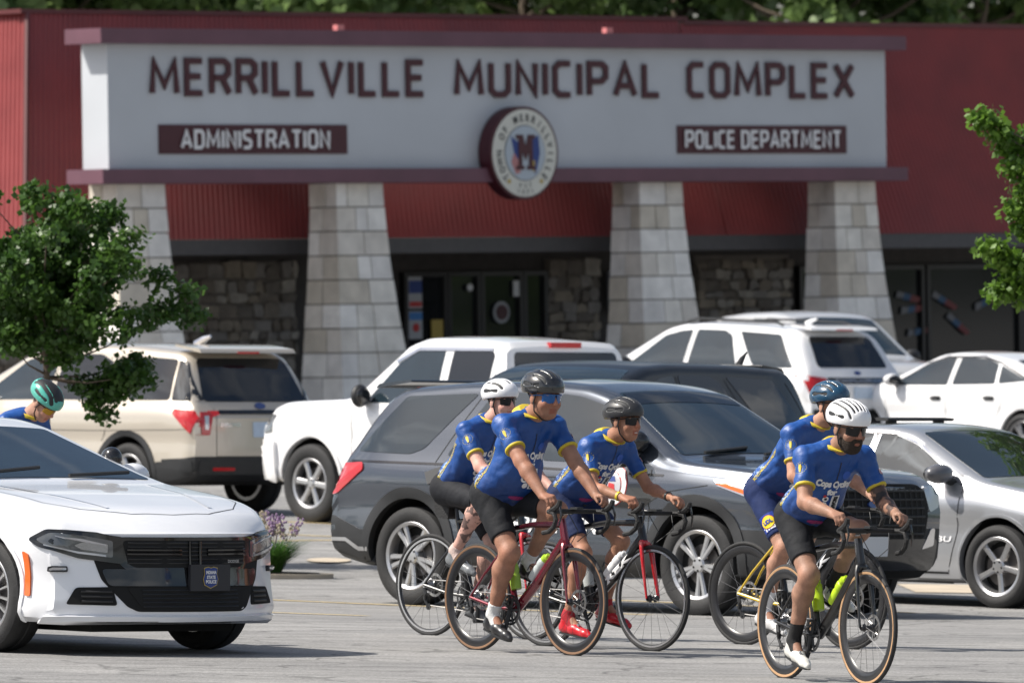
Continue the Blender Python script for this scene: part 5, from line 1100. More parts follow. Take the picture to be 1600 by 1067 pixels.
# ------------------------------------------------------------------ riders
def skin_mat(n): return mat(n, attr='col', rough=.56, spec=.35, var=.16, scale=14, bump=.12, bscale=140)
jers_m = mat('jersey_cloth', attr='col', rough=.48, var=.10, scale=25, bump=.35, bscale=16); shorts_m = {}
yel_c = mat('yellow_trim', (.56, .43, .03), .6, var=.08, scale=30)
def rider(label, x, y, ang, o, name='person'):
    """o: options of the pose, build and clothing, all in the bicycle's axes"""
    g = o.get; bulk = g('bulk', 1.); H = V(*g('hip', (-.19, 0, 1.0))); th = R(g('lean', 52)); L = g('torso', .50)
    sp = V(math.cos(th), 0, math.sin(th)); fw = V(math.sin(th), 0, -math.cos(th)); yv = V(0, 1, 0); M = np.stack([sp, yv, fw], 1)
    S = H + L * sp; sw = g('shoulder', .185); skin = np.array(g('skin', (.34, .19, .125))) * V(1.14, 1.10, 1.12)
    body = Blob(); jer = Blob(); sho = Blob(); B = bulk
    lk = L / .52; tors = [(H + .02 * sp, (.15, .160 * B, .130 * B)), (H + .17 * lk * sp + (.025 + .16 * (B - 1)) * fw, (.17 * lk, .150 * B, .120 * B)), (H + .34 * lk * sp + .01 * fw, (.17 * lk, .170, .122 + .04 * (B - 1))), (H + .43 * lk * sp, (.10, .155, .095))]
    for c, r in tors: body.ell(c, np.array(r) - .014, M, .05)
    for c, r in tors[1:]: jer.ell(c, np.array(r) + .004, M, .06)
    jer.ell(tors[0][0] + .04 * sp, np.array(tors[0][1]) + V(.0, .006, .004), M, .06)
    sho.ell(tors[0][0] - .015 * sp, np.array(tors[0][1]) + V(.0, .006, .006), M, .05, clip=[(H + .10 * sp, sp)])
    # head
    hy, hp = R(g('head_yaw', 0)), R(g('head_pitch', 0)); hd = V(*g('head', (.13, 0, .20))) + S
    fx = V(math.cos(hy) * math.cos(hp), math.sin(hy) * math.cos(hp), math.sin(hp)); fy = nrm(np.cross(V(0, 0, 1), fx)); fz = np.cross(fx, fy); HM = np.stack([fx, fy, fz], 1); hs = g('head_size', 1.)
    def hq(*a): return hd + HM @ (np.array(a) * hs)
    fat = g('face', 1.)
    body.ell(hq(-.012, 0, .035), V(.098, .077, .088) * hs, HM, .02); body.ell(hq(.028, 0, -.042), V(.070, .060 * fat, .078) * hs, HM, .03); body.ell(hq(.052, 0, -.092), V(.036, .038 * fat, .026) * hs, HM, .025)
    body.cone(hq(.094, 0, .016), hq(.113, 0, -.022), .008, .0135, .010); body.ell(hq(.102, 0, -.028), V(.012, .019, .009) * hs, HM, .008)
    body.ell(hq(.086, 0, -.060), V(.014, .026, .0065) * hs, HM, .006); body.ell(hq(.083, 0, -.074), V(.014, .022, .0075) * hs, HM, .006)
    for s in (1, -1):
        body.ell(hq(.078, s * .028, .026), V(.018, .03, .010) * hs, HM, .012); body.ell(hq(.062, s * .04 * fat, -.03), V(.028, .024, .026) * hs, HM, .02); body.ell(hq(-.004, s * .079, -.008), V(.022, .010, .033) * hs, HM, .008)
        body.ell(hq(.082, s * .030, .002), V(.010, .017, .009) * hs, HM, .006, sub=True)
    body.cone(hq(-.025, 0, -.06), S - .02 * sp + .005 * fw, .055 * (.5 + .5 * fat), .066 * (.4 + .6 * B), .03)
    # arms
    wr = {}; colr = []; rec = {}
    hand = g('hands', {}); hoods = g('hood', (.66, .955))
    for s in (1, -1):
        sh = S + V(0, s * sw, 0) - .065 * sp + .02 * fw; tgt = hand.get(s, V(hoods[0] - .055, s * .215, hoods[1] + .035)); W = np.array(tgt, float); fwd = nrm(V(1, 0, -.25))
        wrist = W - fwd * .075; el = ik(sh, wrist, g('uarm', .30), g('farm', .265), V(-.3, s * .38, -.7)); ar = g('arm', 1.)
        body.cone(S - .06 * sp, sh, .065, .058, .04); body.cone(sh, el, .054 * ar, .042 * ar, .03); fa = el + (wrist - el) * .3; body.cone(el, fa, .041 * ar, .043 * ar, .02); body.cone(fa, wrist, .043 * ar, .027 * ar, .02)
        jer.cone(S - .06 * sp, sh, .074, .060, .05); jer.cone(S - .02 * sp, sh + .008 * sp, .066, .052, .05); ud = nrm(el - sh); ce = sh + ud * g('sleeve', .20); jer.cone(sh, sh + ud * .26, .062 * ar, .056 * ar, .04, clip=[(ce, ud)])
        cu = Blob().cone(sh, sh + ud * .26, .0640 * ar, .0585 * ar, .01, clip=[(ce + ud * .004, ud), (ce - ud * .014, -ud)]); colr.append(('sleeve_cuff', cu))
        # hand closed round the hood: palm, four fingers, thumb
        zz = nrm(V(0, s * .35, 1)); zz = nrm(zz - fwd * (zz @ fwd)); tt = np.cross(zz, fwd) * (1 if True else 1); inn = V(0, -s, 0); inn = nrm(inn - fwd * (inn @ fwd) - zz * (inn @ zz)); q = lambda a, b, c: wrist + fwd * a + inn * b + zz * c
        for kk, (iy, ln) in enumerate(((.028, .95), (.010, 1.05), (-.009, 1.), (-.027, .8))):
            kn = q(.082 - .006 * abs(kk - 1), iy, .010); body.cone(q(.0, iy * .45, 0), kn, .017, .0125, .012)
            p1 = kn + (fwd * .026 - zz * .022 - inn * .004) * ln; p2 = p1 + (-zz * .024 + fwd * .002) * ln; p3_ = p2 + (-fwd * .016 - zz * .010) * ln
            body.cone(kn, p1, .0105, .0095, .003); body.cone(p1, p2, .0095, .0085, .003); body.cone(p2, p3_, .0085, .0075, .003)
        body.cone(q(.02, .024, -.004), q(.052, .042, -.018), .0145, .0115, .01); body.cone(q(.052, .042, -.018), q(.082, .040, -.034), .0110, .0090, .004)
        rec[s] = (sh, el, wrist, ud, ce)
    # legs
    feet = {}
    lt, ls, lg = g('thigh', .445), g('shank', .435), g('leg', 1.)
    for s in (1, -1):
        hip = H + V(.0, s * .088, -.015); a = R(g('crank', 265)) + (math.pi if s > 0 else 0)
        foot = g('foot', {}).get(s); pit = R(g('foot_pitch', {}).get(s, -14))
        ped = V(.172 * math.cos(a), s * .125, .27 + .172 * math.sin(a)) if foot is None else V(*foot)
        fdir = V(math.cos(pit), s * .06, math.sin(pit)); fup = nrm(V(-math.sin(pit), 0, math.cos(pit))); ank = ped - fdir * .105 + fup * .115
        kn = ik(hip, ank, lt, ls, V(1, s * g('knee_out', .08), .25)); body.cone(hip, kn, .086 * lg, .056 * lg, .03); body.ell(kn + V(.012, 0, 0), V(.05, .05, .055) * lg, None, .03)
        d = nrm(ank - kn); back = nrm(V(-1, 0, 0) - d * (V(-1, 0, 0) @ d)); c1 = kn + d * .13 + back * .018; body.cone(kn, c1, .05 * lg, .059 * lg, .03); body.cone(c1, kn + d * .30 + back * .004, .059 * lg, .038 * lg, .03); body.cone(kn + d * .29, ank, .040 * lg, .034, .02); body.cone(ank, ped + fup * .05, .036, .03, .02)
        sho.cone(hip + V(0, 0, 0), kn, .097 * lg, .068 * lg, .05, clip=[(hip + (kn - hip) * g('hem', .74), nrm(kn - hip))]); feet[s] = (ped, ank, fdir, fup, kn, hip, d)
    tat = g('tattoo'); beard = g('stubble', 0.)
    def col(P):
        c = np.tile(skin, (len(P), 1)); n1 = hashn(P, 22., 3)[:, None]; c = c * (.84 + .32 * n1); q = (P - hd) @ HM / hs; low = (P[:, 2] < .9) | (P[:, 0] > .35); c[low] *= (1.06 - .22 * hashn(P[low], 190., 2))[:, None]; c *= (1 + np.outer(hashn(P, 9., 12) - .5, V(.12, -.05, -.08)))
        face = (np.abs(q[:, 0]) < .16) & (np.abs(q[:, 2]) < .15)
        lip = face & (q[:, 0] > .07) & (np.abs(q[:, 1]) < .026) & (q[:, 2] < -.052) & (q[:, 2] > -.082); c[lip] = skin * V(.80, .55, .52)
        hair = face & (q[:, 2] > -.03) & (q[:, 0] < .02) & (np.abs(q[:, 0] + .01) > -1) & ((q[:, 2] > .02) | (q[:, 0] < -.045)); c[hair] = np.array(g('hair', (.03, .022, .016)))
        if beard > 0:
            st = face & (q[:, 2] < -.028) & (q[:, 0] > .0) & (q[:, 2] > -.125) & ~lip; c[st] = c[st] * (1 - beard) + beard * np.array(g('hair', (.03, .022, .016)))
        flush = face & (q[:, 0] > .06) & (q[:, 2] < .0) & (q[:, 2] > -.05); c[flush] *= V(1.08, .95, .93)
        if tat:
            for a0, b0, seed, th_ in tat(rec, feet):
                ab = b0 - a0; t = ((P - a0) @ ab) / (ab @ ab); dist = np.linalg.norm(P - a0 - np.clip(t, 0, 1)[:, None] * ab, axis=1)
                mk = (t > 0) & (t < 1) & (dist < .075) & (hashn(P, 27., seed) * .65 + hashn(P, 70., seed + 1) * .35 > th_); c[mk] = c[mk] * .22 + V(.012, .014, .018)
        return c
    root = obj(name, body.mesh('person', skin_mat('skin'), .0065, col=col, relax=1), label=label, cat='person', group=g('group', 'cyclists in blue jerseys')); stand(root, x, y, ang)
    blue = V(.009, .066, .27); navy_ = V(.006, .018, .085)
    def jcol(P):
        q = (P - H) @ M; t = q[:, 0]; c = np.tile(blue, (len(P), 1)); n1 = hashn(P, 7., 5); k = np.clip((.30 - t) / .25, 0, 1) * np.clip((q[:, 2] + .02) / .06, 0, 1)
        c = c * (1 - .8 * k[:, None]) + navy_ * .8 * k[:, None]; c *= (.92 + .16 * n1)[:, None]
        st = (q[:, 2] < -.015) & (t < .17) & (hashn(P, 95., 8) > .60); c[st] = V(.30, .42, .62); dk = (q[:, 2] < -.015) & (t < .17) & (hashn(P, 60., 9) > .62); c[dk] = navy_
        sb = np.abs(q[:, 2] + .012) < .006; return c
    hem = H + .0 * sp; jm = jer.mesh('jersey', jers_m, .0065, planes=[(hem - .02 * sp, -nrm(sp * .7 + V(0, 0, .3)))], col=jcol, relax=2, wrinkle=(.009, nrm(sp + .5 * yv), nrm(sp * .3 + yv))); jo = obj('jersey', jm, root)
    for nm, cu in colr: obj(nm, cu.mesh(nm, yel_c, .004, relax=1), jo)
    nd = nrm(hd + HM @ V(-.03, 0, -.06) - S); ck = S - .005 * sp + .006 * fw
    co = Blob().cone(ck - nd * .05, ck + nd * .08, .104 * (.4 + .6 * B), .074 * (.4 + .6 * B), .01, clip=[(ck + nd * .050, nrm(nd - .5 * fw)), (ck + nd * .016, nrm(-nd + .75 * fw))]); obj('collar', co.mesh('collar', yel_c, .0045, relax=1), jo)
    sc = np.array(g('shorts', (.012, .013, .016))); sm = mat('shorts_%02d' % int(sc[2] * 1000), tuple(sc), .78, spec=.3, var=.15, scale=10, bump=.25, bscale=20)
    so = obj('shorts', sho.mesh('shorts', sm, .007, relax=2, wrinkle=(.004, nrm(sp), yv)), root)
    # socks and shoes
    sk = np.array(g('sock', (.7, .7, .7))); kmat = mat('sock_%03d_%03d' % (int(sk[0] * 999), int(sk[2] * 999)), tuple(sk), .8, bump=.3, bscale=90); shc = g('shoe', (.02, .02, .022)); smat = mat('shoe_%03d_%03d' % (int(shc[0] * 999), int(shc[2] * 999)), tuple(shc), .35, coat=.3, var=.1)
    for s in (1, -1):
        ped, ank, fd, fu, kn, hip, d = feet[s]; sl = g('sock_len', .10)
        k_ = Blob().cone(ank - d * (sl + .03), ank - d * .0, .043 * lg, .040, .01, clip=[(ank - d * sl, -d)]).cone(ank, ped + fu * .05 - fd * .03, .041, .036, .02); obj('sock', k_.mesh('sock', kmat, .006), root)
        b = Blob(); hl = ped - fd * .135 + fu * .045; b.cone(hl, ped - fd * .02 + fu * .045, .036, .036, .03).cone(ped - fd * .02 + fu * .042, ped + fd * .085 + fu * .028, .038, .031, .03).cone(ped + fd * .085 + fu * .028, ped + fd * .125 + fu * .022, .030, .022, .02).cone(ped - fd * .10 + fu * .05, ank - fu * .02 - fd * .0, .036, .044, .03)
        sh_ = obj('shoe', b.mesh('shoe', smat, .005, planes=[(ped + fu * .008, -fu), (ank - fu * .015, fu)], relax=2), root)
        sb = MB(); Mx = Matrix([[fd[i], np.cross(fu, fd)[i], fu[i]] for i in range(3)]); out = rpoly([(-.16, -.025), (-.05, -.03), (.07, -.042), (.135, -.02), (.135, .02), (.07, .042), (-.05, .03), (-.16, .025)], .03)
        sb.prism(out, .002, .013, Matrix.Translation(tuple(ped)) @ Mx.to_4x4()); sb.build('sole', blackp, sh_)
        tp = ped + fd * .02 + fu * .078; sb = MB(); sb.lathe([(.011, -.004), (.011, .004), (.001, .006), (.001, -.006)], 12, tuple(tp + V(0, -.012, .0)), axis='y'); sb.build('shoe_dial', silverm if shc[0] > .3 else blackp, sh_)
    # helmet: shell with slots over a dark liner
    hc = g('helmet', (.02, .02, .022)); hm = mat('helmet_%03d_%03d' % (int(hc[0] * 999), int(hc[2] * 999)), tuple(hc), g('hrough', .25), coat=g('hcoat', .6), var=.05)
    hel = Blob(); c0 = hq(-.018, 0, .062); rr = V(.147, .110, .100) * hs; hel.ell(c0, rr, HM, .01); hel.cone(hq(-.11, 0, .045), hq(-.13, 0, .02), .05, .03, .04)
    ns = g('slots', 5)
    for i in range(ns):
        yy = (i - (ns - 1) / 2) * (.155 / (ns - 1)); zz = math.sqrt(max(.05, 1 - (yy / .106) ** 2)) * .094 + .062; w_ = g('slot_w', .0085)
        for x0, x1, up in (((.095, -.125, 0),) if ns >= 6 else ((.085, -.005, .62), (-.03, -.125, .62))):
            pts = []
            for t in np.linspace(x0, x1, 9 if ns >= 6 else 5):
                zz_ = .062 + .100 * math.sqrt(max(0.02, 1 - (yy * (1.05 - .25 * abs(t / .14))) ** 2 / .110 ** 2 - ((t + .018) / .147) ** 2)); pts.append(hq(t, yy * (1.05 - .25 * abs(t / .14)), zz_))
            for a, b in zip(pts[:-1], pts[1:]): hel.cone(a, b, w_, w_, .004, sub=True)
    for s in (1, -1):
        hel.cone(hq(.05, s * .088, .075), hq(-.06, s * .105, .075), .011, .012, .004, sub=True)
    tilt = nrm(HM @ V(.10, 0, -1.)); helm = obj('helmet', hel.mesh('helmet', hm, .0042, planes=[(hq(0, 0, g('brim', .028)), tilt)], relax=1), root)
    li = Blob().ell(c0, rr - .0045, HM, .01); obj('helmet_liner', li.mesh('helmet_liner', blackp, .006, planes=[(hq(0, 0, .03), tilt)]), helm)
    if g('stripes'):
        pass
    st = MB()
    for s in (1, -1): st.tube([hq(.03, s * .083, .035), hq(.012, s * .083, -.02), hq(.022, s * .072 * fat, -.075), hq(.035, s * .03, -.122), hq(.036, 0, -.126)], .005, 5); st.tube([hq(-.05, s * .085, .03), hq(.008, s * .083, -.03)], .004, 5)
    st.build('chin_strap', blackp, helm)
    # sunglasses
    lens = g('lens', (.01, .01, .012)); lm = mat('lens_%03d' % int(lens[2] * 999), lens, .12, spec=.35, ior=1.5); gl = MB()
    for s in (1, -1):
        v = []; n = 7
        for i in range(n):
            u = i / (n - 1); yy = .006 + .062 * u; xx = .108 - .010 * u - .030 * u * u; hi_ = .024 - .006 * u * u; lo_ = -.026 + .014 * abs(u - .5) ** 1.2 + (.012 if i == 0 else 0)
            for dx in (0, -.004):
                for z in (hi_, lo_): v.append(hq(xx + dx, s * yy, z + .004))
        f = []
        for i in range(n - 1):
            b = 4 * i; f += [(b, b + 1, b + 5, b + 4), (b + 2, b + 6, b + 7, b + 3), (b, b + 4, b + 6, b + 2), (b + 1, b + 3, b + 7, b + 5)]
        f += [(0, 2, 3, 1), (4 * n - 4, 4 * n - 3, 4 * n - 1, 4 * n - 2)]; gl.add(v, f)
    so_ = gl.build('sunglasses', lm, root, smooth=60); fr = MB()
    for s in (1, -1): fr.tube([hq(.073, s * .068, .022), hq(.03, s * .083, .018), hq(-.03, s * .083, .008)], .004, 5)
    fr.tube([hq(.072, .066, .027), hq(.10, .035, .029), hq(.106, 0, .027), hq(.10, -.035, .029), hq(.072, -.066, .027)], .0038, 5); fr.build('frame', mat('shades_frame_%03d' % int(lens[2] * 999), g('frame', (.015, .015, .017)), .3), so_)
    if g('smile'):
        t_ = MB(); t_.ell(hq(.0895, 0, -.0665), (.0095, .019, .0045), Matrix(HM.tolist())); t_.build('teeth', whitep, root)
    if g('beard'):
        bb = Blob().ell(hq(.030, 0, -.060), V(.074, .064, .070) * hs, HM, .01).ell(hq(.055, 0, -.098), V(.040, .042, .030) * hs, HM, .02).ell(hq(.094, 0, -.046), V(.010, .030, .007), HM, .01).ell(hq(.10, 0, -.066), V(.03, .022, .010), HM, .006, sub=True)
        ho_ = obj('beard', bb.mesh('beard', mat('beard_hair', (.028, .018, .012), .9, var=.3, scale=80, bump=.6, bscale=150), .005, planes=[(hq(0, 0, -.038), HM @ V(-.35, 0, 1)), (hq(.0, 0, 0), -fx)]), root)
    # printed lettering and emblems laid on the cloth
    bv = BVHTree.FromPolygons([v_.co.copy() for v_ in jm.vertices], [tuple(p.vertices) for p in jm.polygons])
    def lay(geo, org, ux, uy, rd, m, nm='print', off=.0035):
        vv = []
        for q in geo[0]:
            p = org + ux * q[0] + uy * q[1]; h = bv.ray_cast(Vector(p - rd * .3), Vector(rd))
            if h[0] is None or (h[0] - Vector(p)).length > .25: h = bv.find_nearest(Vector(p))
            nn = h[1] if h[1].dot(Vector(rd)) < 0 else -h[1]; vv.append(h[0] + nn * off)
        o_ = obj(nm, mesh(nm, vv, geo[1], m), jo, kind='stuff'); return o_
    ch = H + .33 * sp + .10 * fw; rd = -nrm(fw + .25 * sp)
    for t_, up, hh, wd in (('Cops Cycling', .03, .046, .23), ('for', -.026, .038, .065)):
        gq = text_geo(t_, hh / CAPH, .004, width=wd); lay((gq[0] - V(wd / 2, 0, 0), gq[1]), ch + sp * up, yv, sp, rd, whitep, 'lettering')
    def quadgrid(w_, h_, n=5):
        v = [(w_ * (i / n - .5), h_ * (j / n - .5), 0) for j in range(n + 1) for i in range(n + 1)]; return np.array(v), [(j * (n + 1) + i, j * (n + 1) + i + 1, (j + 1) * (n + 1) + i + 1, (j + 1) * (n + 1) + i) for j in range(n) for i in range(n)]
    def circ(r, n=14, cx=0, cy=0):
        v = [(cx, cy, 0)] + [(cx + q * r * math.cos(2 * math.pi * i / n), cy + q * r * math.sin(2 * math.pi * i / n), 0) for q in (.4, .75, 1.) for i in range(n)]
        f = [(0, 1 + i, 1 + (i + 1) % n) for i in range(n)] + [(1 + k * n + i, 1 + k * n + n + i, 1 + k * n + n + (i + 1) % n, 1 + k * n + (i + 1) % n) for k in (0, 1) for i in range(n)]
        return np.array(v), f
    lo_ = ch - sp * .105; lay(quadgrid(.055, .14), lo_ + yv * .035, yv, sp, rd, whitep, 'chest_emblem', .0035); gq = text_geo('SURVIVORS', .036, .003, width=.13); lay((np.stack([-gq[0][:, 1] + .012, gq[0][:, 0] - .065, gq[0][:, 2]], 1), gq[1]), lo_ + yv * .035, yv, sp, rd, ink, 'lettering', .006)
    for cx, cy, r_, mm in ((-.03, .045, .02, whitep), (-.035, .0, .024, whitep), (-.02, -.045, .02, whitep), (-.03, .045, .009, ink), (-.035, 0, .010, ink), (-.04, .066, .010, redp)): lay(circ(r_, 12, cx, cy), lo_, yv, sp, rd, mm, 'chest_emblem', .0045 if mm is whitep else .0065)
    zv = quadgrid(.006, .17, 6); lay(zv, ch + sp * .12, yv, sp, rd, ink, 'zip', .003)
    lay(circ(.028), ch + sp * .115 + yv * .06, yv, sp, rd, mat('faint_blue_print', (.03, .10, .42), .6), 'chest_badge')
    gq = text_geo('RadioCheck', .05, .003, width=.15) if False else circ(.035, 9); lay((gq[0] * V(1.6, .5, 1), gq[1]), H + .10 * sp + .12 * fw - yv * .03, yv, sp, -fw, mat('magenta_print', (.25, .02, .12), .6), 'hem_print')
    for s in (-1, 1):
        gq = text_geo('COPSCYCLING4SURVIVORS.ORG', .026 / CAPH, .0008, width=.33); uy = fw * s; lay((gq[0] * V(1, 1, 1), gq[1]), H + .02 * sp - .012 * fw + V(0, s * .2, 0), sp, uy, V(0, -s, 0), yel_c, 'side_lettering')
        sh, el, wrist, ud, ce = rec[s]; oc = sh + ud * .10; side = nrm(V(.55, s * .8, .1) - ud * (V(.55, s * .8, .1) @ ud)); ux = np.cross(-ud, side)
        if s < 0:
            tor = (np.array([(-.005, -.026, 0), (.005, -.026, 0), (.010, .008, 0), (.006, .03, 0), (0, .02, 0), (-.006, .032, 0), (-.010, .008, 0)]), [(0, 1, 2, 3, 4, 5, 6)]); lay(tor, oc + side * .05, ux, -ud, -side, yel_c, 'sleeve_torch')
            dv = []; df = []
            for k in range(17): a = 2 * math.pi * k / 17; df.append(tuple(range(len(dv), len(dv) + 5))); dv += [(.036 * math.cos(a) + .0026 * math.cos(b), .036 * math.sin(a) + .0026 * math.sin(b), 0) for b in [2 * math.pi * i / 5 for i in range(5)]]
            lay((np.array(dv), df), oc + side * .05, ux, -ud, -side, yel_c, 'sleeve_stars')
        else:
            fl_ = quadgrid(.05, .034, 4); lay(fl_, oc + side * .05 + ud * .02, ux, -ud, -side, whitep, 'sleeve_flag')
            for k in range(3): lay((quadgrid(.05, .006, 3)[0] + V(0, -.011 + .011 * k, 0), quadgrid(.05, .006, 3)[1]), oc + side * .05 + ud * .02, ux, -ud, -side, redp, 'flag_stripe', .006)
    for s, cc in g('bands', {}).items():
        sh, el, wrist, ud, ce = rec[s]; dd = nrm(wrist - el); MB().tube([wrist - dd * .052, wrist - dd * .036], .0315, 16).build('wrist_band', mat('band_%02d' % int(cc[0] * 99), cc, .5), root)
    if g('pouch'):
        pc = H + .02 * sp - .10 * fw + V(.02, -.135, 0); MB().box(tuple(pc), (.13, .03, .085), Matrix.Rotation(-.35, 3, 'Y') @ Matrix.Rotation(.35, 3, 'Z')).build('hip_pouch', mat('pouch_grey', (.10, .10, .10), .6), so)
    if g('thigh_logo'):
        ped, ank, fd, fu, kn, hip, d = feet[-1]; sb = BVHTree.FromObject(so, bpy.context.evaluated_depsgraph_get()) if False else BVHTree.FromPolygons([v_.co.copy() for v_ in so.data.vertices], [tuple(p.vertices) for p in so.data.polygons]); keep = bv; bv = sb
        dd = nrm(kn - hip); side = nrm(V(.45, -.9, 0) - dd * (V(.45, -.9, 0) @ dd)); ux = np.cross(-dd, side); oc = hip + (kn - hip) * .60 + side * .06
        lay(quadgrid(.105, .12), oc, ux, -dd, -side, mat('lidl_blue', (.01, .04, .30), .6), 'thigh_emblem'); lay(circ(.047, 20), oc, ux, -dd, -side, redp, 'thigh_emblem', .0055); lay(circ(.043, 20), oc, ux, -dd, -side, mat('emblem_yellow', (.85, .62, .01), .6), 'thigh_emblem', .0075)
        gq = text_geo('LIDL', .026 / CAPH, .002, width=.06); lay((gq[0] - V(.03, .012, 0), gq[1]), oc, ux, -dd, -side, mat('lidl_blue', (.01, .04, .30), .6), 'lettering', .010)
        gq = text_geo('TREK', .03 / CAPH, .003, width=.12); lay((gq[0] - V(.05, 0, 0), gq[1]), hip + (kn - hip) * .715 + side * .06, ux, -dd, -side, whitep, 'lettering', .004)
    return root, rec, feet
# ------------------------------------------------------------------ the riders and their bicycles
crim = paint('crimson', (.16, .006, .018), .35, .25); blackf = mat('black_frame', (.010, .010, .011), .3, coat=.6); redf = paint('red_fork', (.52, .012, .02), .1, .25); yelf = paint('yellow_stay', (.62, .42, .02), .1, .3)
neon = mat('neon_bottle', (.50, .72, .02), .4, trans=.1); clearb = mat('grey_bottle', (.45, .48, .48), .35); lime = mat('lime_bottle', (.34, .52, .06), .4); whiteb = mat('white_bottle', (.72, .72, .73), .4); capb = mat('cap_black', (.03, .03, .03), .5); caplime = mat('cap_lime', (.40, .62, .04), .5)
ang = lambda hx, hy: math.atan2(hy, hx)
A1, A2, A3, A4, A5 = ang(.68, -.73), ang(.61, -.79), ang(.68, -.73), ang(.68, -.735), ang(.46, -.888)
P1_, P2_, P3_, P4_, P5_ = (-.302, 66.51), (-.003, 63.34), (.47, 64.386), (1.785, 65.40), (1.80, 59.24)
bike('black road bicycle under the rider in the plain white helmet', *P1_, A1, blackf, redf, deep=False, crank=80, stays=blackf)
bike('dark red road bicycle with tan-walled tyres and two lime bottles', *P2_, A2, crim, crim, deep=True, tanwall=mat('brown_sidewall', (.20, .11, .06), .7, var=.15), crank=262, top_m=paint('wine', (.05, .005, .012), .3, .25))
bike('black road bicycle with bright red fork and a white bottle', *P3_, A3, blackf, redf, deep=False, disc=False, crank=300, logo='TREK', hood=(.66, .93))
bike('black road bicycle with a yellow seat stay behind the front right bicycle', *P4_, A4, blackf, blackf, deep=True, crank=262, stays=yelf, logo='TREK')
bike('matt black bicycle with tan-walled tyres and neon bottles', *P5_, A5, blackf, blackf, deep=True, tanwall=tan_m, crank=262)
b1_ = [o for o in bpy.data.objects if o.name.startswith('bicycle') and o.get('label', '').startswith('black road bicycle under')][0]; MB().prism(rpoly([(-.33, .80), (-.20, .78), (-.19, .90), (-.34, .91)], .03), -.045, .045, Matrix(((1, 0, 0, 0), (0, 0, 1, 0), (0, 1, 0, 0), (0, 0, 0, 1)))).build('saddle_bag', tape, b1_)
sd_d = (.62, 0, .52); DT = (.44, 0, .40)
bottle(*P2_, A2, (-.005, 0, .40), (-.28, 0, 1), lime, caplime, 'lime and clear bottle upright on the seat tube of the red bicycle')
bottle(*P2_, A2, (.165, 0, .475), (.70, 0, .70), clearb, caplime, 'grey bottle with lime cap on the down tube of the red bicycle')
bottle(*P3_, A3, (.165, 0, .475), (.70, 0, .70), whiteb, whiteb, 'white bottle on the down tube of the bicycle with red fork')
bottle(*P3_, A3, (-.005, 0, .40), (-.28, 0, 1), clearb, capb, 'grey bottle on the seat tube of the bicycle with red fork')
bottle(*P5_, A5, (-.005, 0, .42), (-.28, 0, 1), neon, neon, 'tall neon yellow bottle on the front right bicycle')
bottle(*P5_, A5, (.165, 0, .475), (.70, 0, .70), neon, neon, 'neon yellow bottle lying along the down tube of the front right bicycle')
rider('cyclist in plain white helmet and black shorts, mostly behind the stocky man', *P1_, A1, dict(lean=53, crank=80, skin=(.50, .30, .24), helmet=(.78, .78, .80), slots=3, slot_w=.010, head=(.12, 0, .135), head_yaw=-2, shoe=(.16, .17, .18), sock=(.55, .42, .38), sock_len=.04, torso=.55, pouch=True, hem=.86, shorts=(.012, .013, .017), tattoo=lambda r, f: [(f[-1][4] + .1 * (f[-1][1] - f[-1][4]), f[-1][4] + .75 * (f[-1][1] - f[-1][4]), 5, .54)]))
rider('stocky man in black helmet and blue mirrored sunglasses on the red bicycle', *P2_, A2, dict(lean=58, crank=262, bulk=1.22, torso=.60, shoulder=.205, skin=(.30, .155, .10), helmet=(.010, .010, .011), hcoat=1., slots=5, lens=(.02, .10, .30), frame=(.02, .12, .35), head=(.13, 0, .118), head_yaw=2, head_pitch=-6, face=1.15, head_size=1.12, arm=1.14, leg=1.12, stubble=.18, sock=(.62, .62, .62), sock_len=.075, shoe=(.02, .02, .022), bands={1: (.02, .02, .02), -1: (.6, .6, .6)}, hip=(-.20, 0, 1.0)))
rider('smiling cyclist in black helmet with red shoes', *P3_, A3, dict(lean=46, crank=300, torso=.515, shoulder=.165, skin=(.34, .17, .105), helmet=(.028, .028, .03), hrough=.45, hcoat=.15, slots=4, slot_w=.010, head=(.14, 0, .11), head_yaw=4, smile=True, arm=.88, leg=.92, shorts=(.012, .022, .07), sock=(.36, .01, .02), sock_len=.05, shoe=(.52, .01, .02), head_size=1.02, hood=(.66, .93), bands={1: (.03, .03, .03), -1: (.65, .5, .03)}, hip=(-.19, 0, .99), foot={-1: (.04, -.15, .075), 1: (.10, .13, .15)}, foot_pitch={-1: -6, 1: -10}))
rider('cyclist in dark blue helmet and navy shorts behind the bearded man', *P4_, A4, dict(lean=45, crank=262, torso=.61, skin=(.38, .21, .14), helmet=(.012, .06, .12), slots=5, head=(.15, 0, .125), head_yaw=-4, head_size=1.06, shorts=(.014, .028, .10), hem=.80, sock=(.70, .70, .72), sock_len=.15, shoe=(.6, .6, .6), thigh_logo=True, hip=(-.20, 0, 1.03), thigh=.46, shank=.45, stubble=.1))
rider('bearded man in white striped helmet with tattooed arm, in front on the right', *P5_, A5, dict(lean=47, crank=262, torso=.56, hip=(-.20, 0, .985), shoulder=.20, bulk=1.08, skin=(.29, .165, .11), helmet=(.80, .80, .81), slots=7, slot_w=.0075, head=(.14, 0, .115), head_yaw=8, head_pitch=-12, head_size=1.1, beard=True, lens=(.008, .008, .009), arm=1.06, leg=1.06, sock=(.010, .010, .011), sock_len=.15, shoe=(.62, .61, .57), stubble=.35, tattoo=lambda r, f: [(r[1][1] + .35 * (r[1][0] - r[1][1]), r[1][1] + .0 * (r[1][2] - r[1][1]), 11, .50), (r[1][1], r[1][1] + .9 * (r[1][2] - r[1][1]), 12, .53)]))
P6_, A6 = (-3.72, 71.2), ang(.8, -.6)
bike('black bicycle hidden behind the white police car', *P6_, A6, blackf, blackf, crank=262)
